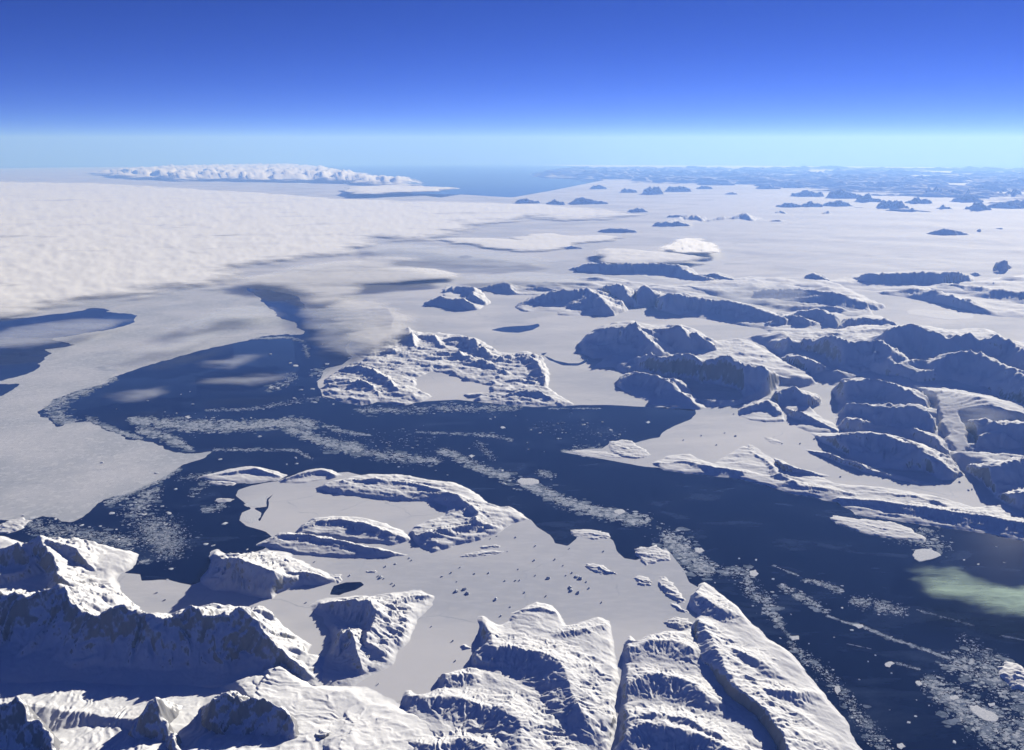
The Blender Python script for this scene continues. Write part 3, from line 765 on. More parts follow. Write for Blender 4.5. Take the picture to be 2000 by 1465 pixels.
land('hill', 'big whaleback hill with a broad dark face above the ice shelf',
     F([(785, 840), (900, 835), (1010, 848), (1150, 828), (1260, 838), (1400, 890), (1490, 950), (1570, 1000), (1650, 1050), (1665, 1078), (1610, 1112), (1540, 1106), (1450, 1062), (1370, 1052), (1250, 1047), (1170, 1042), (1050, 1002), (960, 942), (850, 882)]),
     [dict(pts=F([(830, 850, 90), (950, 858, 230), (1060, 850, 330), (1150, 838, 400), (1260, 858, 420), (1380, 910, 380), (1480, 970, 300), (1590, 1050, 150)]), steep=.5, gentle=.35, power=1.0)],
     base=60, blen=300, coast=120, amp=34, size=420, aniso=2.6, seed=22, strike=(.9, -.43), mat=M_MID)
land('highland', 'dark rumpled highland of rounded hills west of the pale glacier',
     F([(915, 590), (1000, 555), (1100, 535), (1220, 528), (1350, 585), (1440, 640), (1500, 700), (1500, 800), (1560, 900), (1610, 990), (1680, 1050), (1640, 1060), (1500, 960), (1400, 900), (1260, 850), (1150, 845), (1010, 855), (950, 815), (935, 760), (970, 700), (945, 660)]),
     [dict(pts=F([(960, 585, 280), (1040, 558, 450), (1130, 540, 540), (1230, 560, 520), (1350, 600, 500), (1400, 640, 420)]), steep=.6, gentle=.35),
      dict(pts=F([(980, 700, 180), (1120, 690, 340), (1250, 695, 430), (1400, 700, 460), (1490, 745, 360), (1500, 800, 250)]), steep=.6, gentle=.3),
      dict(pts=F([(960, 800, 180), (1080, 770, 330), (1200, 785, 400), (1350, 820, 440), (1450, 880, 380), (1560, 960, 260), (1640, 1045, 120)]), steep=.6, gentle=.3)],
     base=330, blen=500, coast=450, amp=60, size=520, aniso=2.2, seed=23, strike=(.9, -.43), mat=M_MID)
land('glacier', 'smooth pale glacier tongue flowing down between dark hills',
     F([(1340, 600), (1450, 575), (1600, 590), (1740, 632), (1900, 700), (2050, 750), (2050, 830), (1900, 820), (1780, 800), (1660, 800), (1700, 880), (1725, 930), (1700, 970), (1670, 1060), (1600, 1010), (1500, 830), (1460, 700)]),
     [dict(pts=F([(1400, 600, 420), (1560, 610, 460), (1740, 640, 560), (1900, 720, 520), (2050, 790, 500)]), steep=.12, gentle=.2, power=1.0),
      dict(pts=F([(1740, 650, 520), (1620, 760, 330), (1600, 860, 200), (1640, 960, 90)]), steep=.14, gentle=.14, power=1.0)],
     base=120, blen=900, coast=300, amp=14, size=900, ridged=0, spur=.08, seed=24, mat=M_SNOW)
land('hill', 'dark rounded hill east of the pale glacier tongue',
     F([(1640, 795), (1700, 770), (1770, 755), (1900, 790), (2050, 780), (2200, 800), (2200, 1000), (2000, 980), (1900, 985), (1830, 1030), (1740, 1052), (1680, 1045), (1690, 980), (1725, 930), (1700, 880)]),
     [dict(pts=F([(1660, 800, 280), (1760, 765, 420), (1880, 800, 480), (2000, 790, 520), (2150, 810, 520)]), steep=.6, gentle=.3),
      dict(pts=F([(1720, 880, 240), (1800, 850, 320), (1900, 860, 330), (1950, 900, 250)]), steep=.6, gentle=.3)],
     base=120, blen=350, coast=120, amp=40, size=420, seed=25, mat=M_MID)
land('hill', 'dark coastal hill with a snowy brow at the glacier mouth',
     F([(1660, 1050), (1740, 1040), (1850, 1030), (1920, 985), (2050, 960), (2250, 990), (2250, 1290), (2060, 1270), (1970, 1280), (1890, 1245), (1830, 1200), (1800, 1145), (1720, 1090)]),
     [dict(pts=F([(1690, 1055, 120), (1750, 1045, 260), (1850, 1042, 320), (1940, 1010, 350), (2050, 990, 380), (2200, 1010, 400)]), steep=.55, gentle=.3),
      dict(pts=F([(1860, 1180, 120), (1960, 1190, 200), (2080, 1180, 240)]), steep=.6, gentle=.3)],
     base=70, blen=300, coast=120, amp=38, size=420, seed=26, mat=M_MID)
# --- mid-right massif
land('snowfield', 'undulating snow apron joining the dark hills around the pale glacier',
     F([(640, 445), (820, 540), (955, 600), (940, 700), (955, 820), (1020, 862), (1200, 862), (1400, 925), (1600, 1035), (1680, 1062), (1800, 1160), (2000, 1275), (2300, 1310), (2300, 400), (1900, 325), (1300, 275), (1000, 290), (700, 325)]),
     [], base=230, blen=900, coast=700, amp=60, size=900, aniso=2.0, ridged=.3, ero=(420, 1700), seed=95, strike=(.9, -.43), mat=M_MID, da=.06, dd=.0009)
land('mountain_range', 'dark jagged mountain massif with small bright high snow basins',
     F([(410, 312), (600, 285), (720, 300), (900, 285), (1000, 260), (1200, 250), (1290, 255), (1370, 225), (1450, 262), (1600, 285), (1700, 268), (1870, 292), (2000, 375), (2300, 420), (2300, 800), (2050, 750), (1900, 700), (1750, 645), (1600, 598), (1400, 605), (1250, 570), (1010, 545), (900, 480), (820, 425), (740, 405), (640, 415), (570, 365)]),
     [dict(pts=F([(1230, 292, 780), (1300, 268, 900), (1370, 240, 1020), (1440, 275, 930), (1520, 295, 900), (1600, 305, 930), (1690, 285, 1040), (1740, 315, 930), (1790, 322, 930), (1880, 308, 1000), (1940, 335, 900), (2000, 390, 850), (2200, 430, 850)]), steep=.75, gentle=.5),
      dict(pts=F([(450, 315, 120), (600, 312, 350), (750, 312, 540), (900, 302, 650), (1000, 332, 700), (1060, 345, 640), (1120, 330, 740), (1210, 328, 800), (1260, 395, 650), (1240, 440, 520)]), steep=.6, gentle=.4),
      dict(pts=F([(1260, 480, 430), (1400, 432, 520), (1480, 438, 520), (1520, 480, 430)]), steep=.4, gentle=.4),
      dict(pts=F([(1520, 425, 640), (1680, 388, 760), (1800, 425, 760), (1900, 465, 720), (2000, 520, 680), (2200, 580, 680)]), steep=.6, gentle=.35),
      dict(pts=F([(1280, 530, 350), (1400, 510, 420), (1550, 490, 520), (1650, 530, 480), (1750, 580, 420)]), steep=.5, gentle=.35),
      dict(pts=F([(900, 430, 400), (1000, 470, 380), (1130, 480, 360)]), steep=.5, gentle=.35)],
     base=480, blen=900, coast=700, amp=60, size=650, aniso=1.4, ridged=.5, seed=27, mat=M_MID, crag=110)
# --- dark double ridge north-east of the channel
land('mountain_ridge', 'dark sawtooth ridge rising behind the bay of cracked ice',
     E([(1400, 300), (1450, 270), (1540, 240), (1680, 222), (1780, 250), (1900, 250), (1960, 240)]) + F([(90, 245), (180, 275), (290, 345), (420, 330), (520, 360), (600, 400), (640, 430), (820, 520), (860, 570), (780, 590), (650, 570), (600, 620), (560, 645), (470, 672), (380, 692), (230, 705), (160, 650), (250, 665), (400, 665), (425, 640), (390, 598), (300, 578), (200, 568), (150, 545), (60, 528), (0, 540)])
     + E([(1960, 545), (1860, 525), (1700, 510), (1640, 525), (1560, 482), (1450, 480), (1510, 430), (1440, 430), (1380, 400), (1370, 350)]),
     [dict(pts=E([(1420, 300, 250), (1480, 275, 420), (1540, 250, 600), (1610, 250, 680), (1680, 236, 820), (1730, 280, 700), (1790, 355, 480)]), steep=.75, gentle=.5),
      dict(pts=E([(1720, 262, 650), (1790, 268, 600), (1860, 270, 620), (1930, 254, 720), (1975, 285, 620)]) + F([(40, 280, 560), (80, 256, 650), (125, 295, 520), (170, 286, 570), (260, 350, 350)]), steep=.7, gentle=.5),
      dict(pts=E([(1740, 405, 430), (1820, 415, 520), (1880, 404, 620), (1980, 392, 680)]) + F([(30, 412, 640), (110, 394, 760), (180, 430, 660), (280, 440, 620), (340, 414, 720), (430, 470, 600), (520, 466, 620), (590, 510, 500), (635, 550, 330), (600, 590, 220)]), steep=.75, gentle=.5),
      dict(pts=E([(1400, 350, 120), (1450, 345, 180), (1510, 395, 60)]), steep=.5, gentle=.4)],
     base=300, blen=500, coast=350, amp=40, size=450, aniso=1.4, ridged=.5, seed=28, mat=M_MID, crag=130)
land('island', 'rounded shaded island guarding the white basin at the channel head',
     E([(1578, 575), (1600, 540), (1640, 518), (1700, 503), (1830, 522), (1950, 555)]) + F([(0, 545), (50, 522), (80, 580), (150, 635), (235, 708), (190, 716), (0, 706)]) + E([(1900, 692), (1790, 692), (1690, 645), (1620, 612)]),
     [dict(pts=E([(1610, 560, 130), (1700, 512, 260), (1800, 530, 300), (1900, 560, 300)]) + F([(0, 575, 270), (80, 620, 200), (190, 700, 50)]), steep=.5, gentle=.3)],
     base=60, blen=250, coast=120, amp=32, size=380, seed=29, mat=M_MID)
land('island', 'bright rocky island at the inner corner of the ice shelf',
     F([(398, 722), (430, 688), (500, 665), (565, 645), (610, 655), (650, 720), (675, 780), (560, 787), (450, 768), (410, 748)]),
     [F([(430, 710, 90), (500, 685, 150), (570, 665, 170), (630, 720, 120)])], base=50, blen=200, coast=110, amp=34, size=320, seed=30, mat=M_MID)
land('lowland', 'rough dark lowland of ledges behind the ice shelf corner',
     F([(585, 645), (640, 605), (710, 592), (800, 612), (870, 650), (870, 690), (800, 700), (850, 740), (940, 790), (1010, 852), (900, 850), (800, 840), (720, 812), (760, 780), (690, 750), (660, 720)]),
     [F([(600, 635, 200), (660, 608, 260), (720, 600, 280), (800, 640, 250), (860, 680, 120)]), F([(690, 720, 120), (760, 730, 160), (850, 770, 130), (960, 830, 60)])],
     base=70, blen=250, coast=120, amp=45, size=350, seed=31, mat=M_MID)
land('island', 'dark tilted ridge beside the snowy pass in the massif',
     F([(622, 412), (680, 402), (750, 405), (830, 440), (930, 490), (1025, 537), (900, 528), (800, 524), (720, 482), (640, 452)]),
     [F([(640, 425, 200), (740, 412, 340), (830, 450, 300), (930, 498, 200), (1000, 530, 60)])], base=150, blen=250, coast=120, amp=34, size=350, seed=32, mat=M_MID)
# --- middle archipelago
land('archipelago', 'low snowy archipelago of rounded hills around a flat white lagoon',
     E([(90, 335), (200, 300), (350, 278), (420, 258), (470, 280), (600, 288), (720, 300), (830, 325), (930, 392), (1000, 395), (1100, 385), (1175, 430), (1215, 510), (1205, 590), (1265, 632), (1355, 690), (1150, 702), (1000, 692), (890, 683), (760, 660), (880, 620), (870, 580), (750, 560), (680, 530), (560, 500), (470, 540), (480, 600), (560, 640), (500, 672),
        (400, 692), (250, 672), (160, 692), (50, 672), (0, 652), (-60, 620), (-50, 545), (60, 475), (160, 430), (90, 385)]),
     [dict(pts=E([(130, 340, 110), (260, 312, 200), (380, 292, 260), (420, 264, 420), (450, 330, 280), (465, 375, 90)]), steep=.7, gentle=.5),
      dict(pts=E([(470, 295, 200), (570, 300, 300), (600, 345, 230), (640, 370, 90)]), steep=.6, gentle=.45),
      dict(pts=E([(640, 318, 200), (740, 305, 360), (800, 350, 350), (880, 400, 250), (940, 425, 130)]), steep=.6, gentle=.4),
      dict(pts=E([(220, 400, 110), (330, 385, 190), (450, 395, 120)]), steep=.5, gentle=.3),
      dict(pts=E([(480, 415, 130), (600, 390, 220), (700, 400, 220), (850, 450, 220), (980, 510, 140)]), steep=.5, gentle=.3),
      dict(pts=E([(930, 430, 230), (1020, 400, 290), (1085, 400, 340), (1150, 470, 250), (1200, 560, 170)]), steep=.5, gentle=.35),
      dict(pts=E([(980, 580, 100), (1050, 540, 170), (1130, 560, 150)]), steep=.5, gentle=.3),
      dict(pts=E([(60, 485, 140), (150, 475, 250), (230, 500, 250), (300, 540, 220), (360, 610, 120)]), steep=.55, gentle=.35),
      dict(pts=E([(-40, 570, 120), (80, 550, 200), (180, 570, 210), (220, 590, 150), (260, 640, 80)]), steep=.5, gentle=.35),
      dict(pts=E([(880, 650, 80), (1050, 618, 170), (1150, 628, 160), (1300, 680, 50)]), steep=.5, gentle=.3)],
     base=70, blen=350, coast=200, amp=50, size=420, ero=(260, 520), aniso=2.2, seed=33, hs=1.0, ss=.62, mat=M_MID)
land('lagoon_islet', 'ragged dark skerries scattered near the lagoon mouth', E(blob(820, 635, 90, 16, .02, 12, 77)), [E([(760, 635, 40), (820, 628, 60), (880, 640, 40)])], base=25, blen=100, coast=60, amp=30, size=180, seed=34, mat=M_MID)
# --- behind: hills along the far fjord ice
land('snowfield', 'hummocky snow slopes behind the long snow topped plateau',
     F([(-60, 45), (150, 5), (420, -25), (800, -20), (1000, 20), (1180, 110), (1120, 150), (960, 230), (760, 185), (500, 130), (250, 80), (60, 50)]),
     [], base=150, blen=900, coast=900, amp=60, size=1200, aniso=2.2, ridged=.3, ero=(480, 1900), seed=96, mat=M_MID, da=.06, dd=.0009)
land('snowfield', 'hummocky snow slopes between the mountain wall and the fjord bend',
     I([(640, 800), (760, 770), (1000, 745), (1300, 790), (1700, 770), (1960, 735), (2300, 740), (2300, 960), (1700, 860), (1250, 830), (1000, 810), (800, 830)]),
     [], base=140, blen=1200, coast=1200, amp=60, size=1500, aniso=2.2, ridged=.3, ero=(520, 2600), seed=97, mat=M_MID, da=.06, dd=.0009)
land('snowfield', 'hummocky snow slopes west of the pointed pyramid peak',
     Hh([(1050, 800), (1200, 770), (1500, 740), (1800, 785)]) + I([(100, 790), (400, 790), (520, 830), (300, 850), (50, 860)]) + Hh([(1700, 840), (1400, 825), (1200, 845)]),
     [], base=130, blen=900, coast=900, amp=60, size=1300, aniso=2.2, ridged=.3, ero=(450, 2200), seed=98, mat=M_MID, da=.06, dd=.0009)
land('island', 'twin humped hill island at the foot of the cloud bank',
     E([(495, 122), (540, 95), (620, 82), (605, 45), (640, 15), (760, 22), (815, 45), (850, 85), (885, 120), (860, 130), (820, 156), (700, 162), (600, 142)]),
     [E([(520, 115, 100), (600, 88, 250), (690, 92, 300), (760, 122, 210), (820, 150, 50)]), E([(620, 42, 130), (700, 25, 200), (790, 40, 260), (780, 75, 270), (860, 120, 90)])], base=50, blen=300, coast=150, amp=40, size=600, seed=35, mat=M_MID)
land('hill', 'low distant ridge with a single bright snow cone',
     Hh([(800, 812), (870, 785), (960, 765), (1020, 790), (1100, 780), (1250, 800), (1330, 835), (1200, 850), (1010, 845), (900, 835)]),
     [Hh([(820, 810, 90), (900, 790, 200), (960, 774, 330), (1005, 825, 120)]), Hh([(1050, 810, 100), (1150, 800, 150), (1280, 825, 90)])], base=50, blen=300, coast=150, amp=30, size=600, seed=36, mat=M_MID)
land('mountain', 'broad snow domed mountain across the fjord ice',
     E([(1012, 132), (1080, 105), (1130, 78), (1200, 48), (1290, 38), (1400, 25), (1480, 50), (1550, 95), (1655, 160), (1580, 192), (1480, 188), (1350, 192), (1240, 188), (1250, 168), (1060, 168), (1020, 148)]),
     [dict(pts=E([(1040, 125, 90), (1140, 88, 260), (1220, 62, 410), (1330, 50, 470), (1420, 40, 520), (1470, 65, 510), (1520, 130, 300), (1585, 185, 60)]), steep=.4, gentle=.3), E([(1500, 85, 330), (1560, 115, 240), (1640, 160, 60)])], base=70, blen=400, coast=200, amp=50, size=700, seed=37, mat=M_MID)
land('mountain', 'shaded alpine peak next to a snow filled gully',
     E([(1450, 30), (1540, 10), (1630, 0), (1660, 60), (1700, 140), (1600, 138), (1540, 100), (1480, 60)]), [E([(1470, 30, 250), (1560, 20, 480), (1622, 22, 620), (1650, 90, 350), (1690, 138, 60)])], base=60, blen=300, coast=150, amp=50, size=600, seed=38, mat=M_MID, crag=60)
land('mountain', 'pointed pyramid peak closing the snow filled gully',
     E([(1670, 100), (1700, 45), (1740, 10), (1800, 40), (1860, 80), (1820, 130), (1750, 140), (1690, 140)]), [E([(1690, 100, 250), (1735, 26, 640), (1790, 60, 450), (1840, 90, 250)]), E([(1735, 30, 620), (1740, 90, 300)])], base=60, blen=300, coast=150, amp=50, size=600, seed=39, mat=M_MID, crag=60)
land('plateau', 'long snow topped plateau with a dark wall facing the fjord',
     E([(1790, 150), (1820, 100), (1880, 65), (1950, 55)]) + F([(0, 55), (60, 45), (120, 70), (280, 80), (400, 110), (520, 135), (660, 165), (760, 180), (640, 290), (585, 292), (540, 262), (400, 242), (200, 207), (0, 177)]) + E([(1950, 192)]),
     [dict(pts=E([(1810, 125, 180), (1880, 78, 420), (1950, 72, 460)]) + F([(0, 75, 520), (40, 64, 580), (90, 85, 520), (280, 98, 460), (400, 126, 420), (500, 152, 380), (600, 178, 300), (640, 200, 250)]), steep=.45, gentle=.25)],
     base=100, blen=500, coast=200, amp=40, size=700, seed=40, mat=M_MID)
land('hill', 'pair of rounded hills with sunlit eastern slopes',
     F([(540, 240), (600, 200), (700, 170), (770, 155), (870, 148), (940, 180), (980, 245), (960, 280), (850, 300), (700, 310), (580, 295)]),
     [F([(560, 235, 130), (640, 195, 260), (700, 180, 300), (780, 210, 250)]), F([(760, 170, 280), (870, 158, 380), (930, 195, 300), (970, 250, 90)])], base=80, blen=400, coast=200, amp=45, size=600, seed=41, mat=M_MID)
land('hill', 'smooth white snow dome in front of the sawtooth massif',
     F([(945, 280), (980, 225), (1080, 185), (1200, 190), (1300, 240), (1300, 290), (1150, 310), (1000, 300)]), [F([(970, 250, 150), (1020, 215, 260), (1100, 195, 330), (1200, 205, 330), (1290, 250, 250)])], base=90, blen=400, coast=200, amp=25, size=700, seed=42, mat=M_MID)
land('plateau', 'dark sided plateau edge with drifting snow above the fjord bend',
     F([(440, 60), (500, 20), (700, 5), (850, 20), (1000, 45), (1110, 85), (1230, 140), (1190, 160), (1130, 150), (1180, 192), (1000, 195), (900, 150), (700, 140), (540, 110)]),
     [dict(pts=F([(480, 60, 200), (600, 40, 350), (720, 35, 420), (830, 48, 450), (1000, 75, 400), (1100, 110, 280), (1190, 145, 80)]), steep=.35, gentle=.25)], base=80, blen=500, coast=250, amp=45, size=800, seed=43, mat=M_MID)
land('highland', 'rolling snow highland east of the fjord bend',
     F([(1150, 62), (1250, 35), (1400, 20), (1560, -5), (1700, 0), (2000, -10), (2300, 0), (2300, 220), (2000, 208), (1850, 195), (1700, 165), (1500, 115), (1300, 85)]),
     [dict(pts=F([(1200, 58, 80), (1320, 42, 180), (1450, 45, 280), (1600, 85, 300), (1700, 125, 250), (1800, 160, 120)]), steep=.3, gentle=.2), dict(pts=F([(1550, 10, 200), (1700, 20, 300), (1850, 45, 320), (2000, 60, 330), (2200, 90, 330)]), steep=.3, gentle=.2),
      dict(pts=F([(1650, 100, 280), (1690, 88, 340), (1720, 110, 260)]), steep=.5, gentle=.4)], base=90, blen=600, coast=300, amp=55, size=1000, seed=44, mat=M_MID)
# --- far ridges of the ice cap margin
FARS = [
 ('hill', 'long dark escarpment running beneath the bright cloud streak', Hh([(1290, 705), (1450, 655), (1700, 650), (1950, 665)]) + I([(60, 665), (130, 700), (200, 740), (350, 775), (150, 782), (0, 780)]) + Hh([(1850, 778), (1700, 742), (1500, 722)]),
  [Hh([(1320, 695, 150), (1450, 668, 350), (1600, 672, 380), (1800, 666, 430), (1950, 678, 430)]) + I([(60, 680, 420), (130, 720, 250), (330, 770, 60)])]),
 ('hill', 'snow streaked hill south of the small cumulus', I([(90, 700), (160, 725), (300, 720), (420, 755), (560, 775), (420, 785), (250, 780), (150, 760)]), [I([(150, 735, 150), (290, 728, 220), (380, 760, 90)])]),
 ('hill', 'small dark hill at the head of the fjord', I([(755, 750), (770, 725), (830, 718), (900, 755), (930, 780), (850, 780), (780, 775)]), [I([(765, 740, 150), (830, 725, 300), (880, 750, 200), (920, 778, 60)])]),
 ('mountain_ridge', 'long level dark mountain wall on the ice cap margin', I([(1020, 735), (1100, 725), (1230, 718), (1450, 708), (1600, 705), (1740, 745), (1735, 765), (1600, 785), (1450, 800), (1280, 804), (1100, 795)]),
  [I([(1040, 740, 250), (1130, 728, 380), (1260, 722, 450), (1400, 716, 500), (1480, 712, 540), (1535, 728, 430), (1560, 714, 520), (1640, 712, 500), (1730, 750, 200)])]),
 ('nunatak', 'rounded double nunatak beside the level mountain wall', I([(1825, 690), (1850, 660), (1900, 645), (1945, 680), (1930, 705), (1870, 730), (1830, 725)]), [I([(1835, 685, 250), (1895, 649, 520), (1935, 680, 300)]), I([(1835, 710, 250), (1865, 695, 330)])]),
 ('nunatak', 'flat dark nunatak north of the level mountain wall', I([(1655, 690), (1700, 678), (1745, 690), (1700, 698)]), [I([(1670, 688, 80), (1700, 680, 180), (1735, 690, 60)])]),
 ('nunatak', 'small dark nunatak at the end of the level mountain wall', I([(1695, 730), (1740, 705), (1775, 735), (1730, 742)]), [I([(1710, 725, 150), (1740, 708, 280), (1765, 732, 100)])]),
 ('nunatak', 'small shadowed knoll in the bright snow slope', I([(1805, 790), (1840, 772), (1885, 790), (1850, 804), (1815, 802)]), [I([(1815, 790, 60), (1840, 778, 150), (1875, 790, 50)])]),
 ('nunatak', 'lone broad nunatak standing on the open ice plain', I([(1445, 510), (1490, 485), (1560, 472), (1650, 482), (1735, 512), (1650, 522), (1500, 520)]), [I([(1470, 500, 150), (1510, 484, 350), (1560, 474, 480), (1640, 486, 350), (1710, 508, 80)])]),
 ('nunatak', 'tiny peaked nunatak just east of the lone broad one', I([(1735, 495), (1765, 470), (1795, 488), (1760, 498)]), [I([(1745, 490, 120), (1766, 473, 300), (1785, 487, 120)])]),
 ('nunatak', 'low double peaked nunatak on the open ice plain', I([(1820, 485), (1880, 460), (1930, 480), (1880, 488)]), [I([(1835, 480, 120), (1880, 463, 320), (1920, 480, 100)])]),
 ('nunatak', 'dark nunatak end at the far side of the ice plain', I([(1960, 488), (2010, 460), (2100, 470), (2080, 492)]), [I([(1975, 484, 150), (2010, 464, 380), (2080, 474, 250)])]),
 ('mountain', 'pale mountain with a bright eastern snow face amid the ice plain', I([(200, 435), (300, 405), (420, 385), (490, 370), (550, 420), (480, 448), (320, 445)]), [I([(230, 430, 120), (330, 405, 300), (390, 408, 250), (440, 388, 450), (500, 435, 100)])]),
 ('mountain', 'pale low mountain west of the one with the bright snow face', I([(-20, 440), (80, 400), (170, 390), (240, 430), (150, 472), (0, 472)]), [I([(0, 440, 150), (80, 408, 300), (170, 398, 380), (210, 430, 100)])]),
 ('nunatak', 'small pale hill east of the bright snow face mountain', I([(590, 385), (640, 372), (690, 392), (640, 402)]), [I([(605, 386, 100), (640, 375, 200), (680, 392, 60)])]),
 ('nunatak', 'pale elongated rise on the ice plain', I([(530, 440), (620, 425), (700, 432), (620, 445)]), [I([(560, 436, 80), (630, 427, 180), (690, 434, 50)])]),
 ('nunatak', 'narrow pale peak before the crowded far ranges', I([(855, 396), (910, 372), (930, 388), (890, 400)]), [I([(870, 394, 80), (912, 375, 280), (925, 386, 100)])]),
]
for k_, (nm, lab, pl, rds) in enumerate(FARS):
    land(nm, lab, pl, [dict(pts=r_, steep=.5, gentle=.35) for r_ in rds], base=40, blen=500, coast=250, amp=70, size=1100, seed=60 + k_ * 2, mat=M_FAR, crag=60, da=.06)

# crowded far ranges: each ridge a landform of its own
rg = random.Random(11)
far_list = []
for (x0, x1, y, p) in [(610, 760, 362, 330), (740, 880, 360, 318), (870, 1040, 355, 315), (1040, 1110, 366, 356), (1180, 1350, 368, 288), (1230, 1470, 385, 366), (1340, 1480, 340, 300), (1510, 1600, 372, 345), (1670, 1810, 378, 330), (1800, 1960, 365, 326), (1900, 2050, 362, 320),
                       (700, 880, 300, 262), (900, 1100, 310, 256), (1060, 1200, 330, 285), (1080, 1240, 275, 245), (1260, 1420, 250, 225), (1440, 1540, 290, 235), (1540, 1690, 300, 245), (1600, 1760, 330, 290), (1700, 1900, 270, 220), (1860, 1980, 305, 250), (500, 640, 255, 230), (640, 760, 250, 225), (330, 400, 286, 270), (170, 260, 255, 232), (0, 130, 262, 235)]:
    far_list.append((1300 + x0 * .35, 1300 + x1 * .35, 280 + y * .35, 280 + p * .35))
for (x0, x1, y, p) in [(1010, 1160, 335, 300), (1180, 1300, 345, 310), (1300, 1540, 340, 300), (1430, 1530, 255, 232), (1600, 1700, 275, 252), (1720, 1850, 285, 205), (1850, 2000, 270, 235), (1640, 1760, 385, 362), (1860, 1990, 415, 395), (1780, 2000, 465, 430), (1460, 1700, 500, 470), (1270, 1400, 590, 570), (700, 790, 640, 620)]:
    far_list.append((650 + x0 * .35, 650 + x1 * .35, 280 + y * .35, 280 + p * .35))
for k_ in range(240):
    cx = rg.uniform(1100, 2120); y_ = 331 + (rg.random() ** 1.15) * 72 * (.2 + .8 * (cx - 1120) / 900)
    w = rg.uniform(30, 95) * (.5 + (y_ - 325) / 60)
    far_list.append((cx - w, cx + w, y_, y_ - rg.uniform(6, 12)))
for k_, (x0, x1, yb, yp) in enumerate(sorted(far_list, key=lambda q: -q[2])):
    xm, w = (x0 + x1) / 2, (x1 - x0) / 2
    gx, gy = ground(xm, yb); dist = float(math.hypot(gx, gy))
    hp = min(max((yb - yp) / FPX * dist, 150), 2300) * .72
    # the crest stands back from the foot; footprint about half as deep as wide
    wm = w / FPX * dist
    dep = min(max(wm * .8, hp * 2.2), 18000)
    ux, uy = float(gx) / dist, float(gy) / dist
    def foot(t, b):
        return (float(gx) + uy * t * wm + ux * b * dep, float(gy) - ux * t * wm + uy * b * dep)
    def to_px(x, y, h):
        z = h + drop(x, y) - ALT
        f_ = y * math.cos(PITCH) - z * math.sin(PITCH)
        up = y * math.sin(PITCH) + z * math.cos(PITCH)
        return (1000 + x / f_ * FPX, 732.5 - up / f_ * FPX, h)
    poly = [to_px(*foot(t, b), 0) for t, b in ((-1, .35), (-.6, .02), (0, -.05), (.6, .05), (1, .4), (.6, .9), (0, 1.05), (-.6, .85))]
    cr = []
    for t in (-.85, -.55, -.3, -.05, .2, .45, .7, .9):
        b = .45 + rg.uniform(-.12, .12)
        cr.append(to_px(*foot(t, b), hp * (1 - .75 * abs(t) ** 1.6) * rg.uniform(.7, 1.08)))
    land('mountain', 'pale blue snowy mountain among the crowded far ranges', poly, [dict(pts=cr, steep=hp / (dep * .3), gentle=hp / (dep * .4))], hs=1.0, base=hp * .2, blen=dep * .2, coast=dep * .08, amp=hp * .2, ero=(hp * .5, wm * .35), size=wm * .3, warp=wm * .06,
         aniso=1.2, ridged=.5, seed=400 + k_, mat=M_FAR, da=.08, dd=.0009, crag=hp * .15)

# snow plain of the ice cap
land('ice_cap', 'wide hazy white ice plain reaching towards the far ranges',
     [(1150, 560), (1230, 520), (1330, 500), (1330, 470), (1280, 440), (1300, 410), (1420, 380), (1600, 372), (1900, 372), (2150, 372), (2300, 420), (2300, 560), (1960, 545), (1760, 540), (1600, 545), (1450, 520), (1350, 535), (1250, 565)],
     [], base=170, blen=9000, coast=5000, amp=420, size=9000, aniso=3.0, ridged=0, warp=900, seed=90, mat=M_SNOW, da=.12, dd=.0012, power=1.0)

# ------------------------------------------------------------------ floating ice
def floe_geo(poly, top, shrink=.94, z0=0.0, jag=None):
    """prism with a bevelled rim from a ground outline"""
    n = len(poly); c = poly.mean(0)
    a = np.column_stack([poly, np.full(n, z0 - 2)])
    b = np.column_stack([poly, np.full(n, z0 + top * .7)])
    d = np.column_stack([c + (poly - c) * shrink, np.full(n, z0 + top)])
    if jag is not None: d[:, 2] += jag
    v = np.concatenate([a, b, d, [[c[0], c[1], z0 + top * 1.02 + (0 if jag is None else jag.max() * .6)]]])
    k = np.arange(n); k1 = (k + 1) % n
    q = np.concatenate([np.stack([k, k1, n + k1, n + k], -1), np.stack([n + k, n + k1, 2 * n + k1, 2 * n + k], -1)])
    t = np.stack([2 * n + k, 2 * n + k1, np.full(n, 3 * n)], -1)
    return v, q, t

def outline(cx, cy_, ra, rb, ang, n, rg_):
    k = np.arange(n)
    th = 2 * math.pi * (k + rg_.uniform(-.3, .3, n)) / n
    f = rg_.uniform(.72, 1.15, n)
    u, v = ra * f * np.cos(th), rb * f * np.sin(th)
    ca, sa = math.cos(ang), math.sin(ang)
    return np.stack([cx + u * ca - v * sa, cy_ + u * sa + v * ca], -1)

def add_piece(name, poly, top, mat, label, cat, group=None, jag=None, shrink=.94):
    v, q, t = floe_geo(poly, top, shrink, 0.0, jag)
    c = poly.mean(0)
    v[:, :2] -= c
    o = mesh_object(name, v, [q, t], mat, smooth=False)
    o.location = (c[0], c[1], drop(c[0], c[1]) + .5)
    return tag(o, label, cat, group)

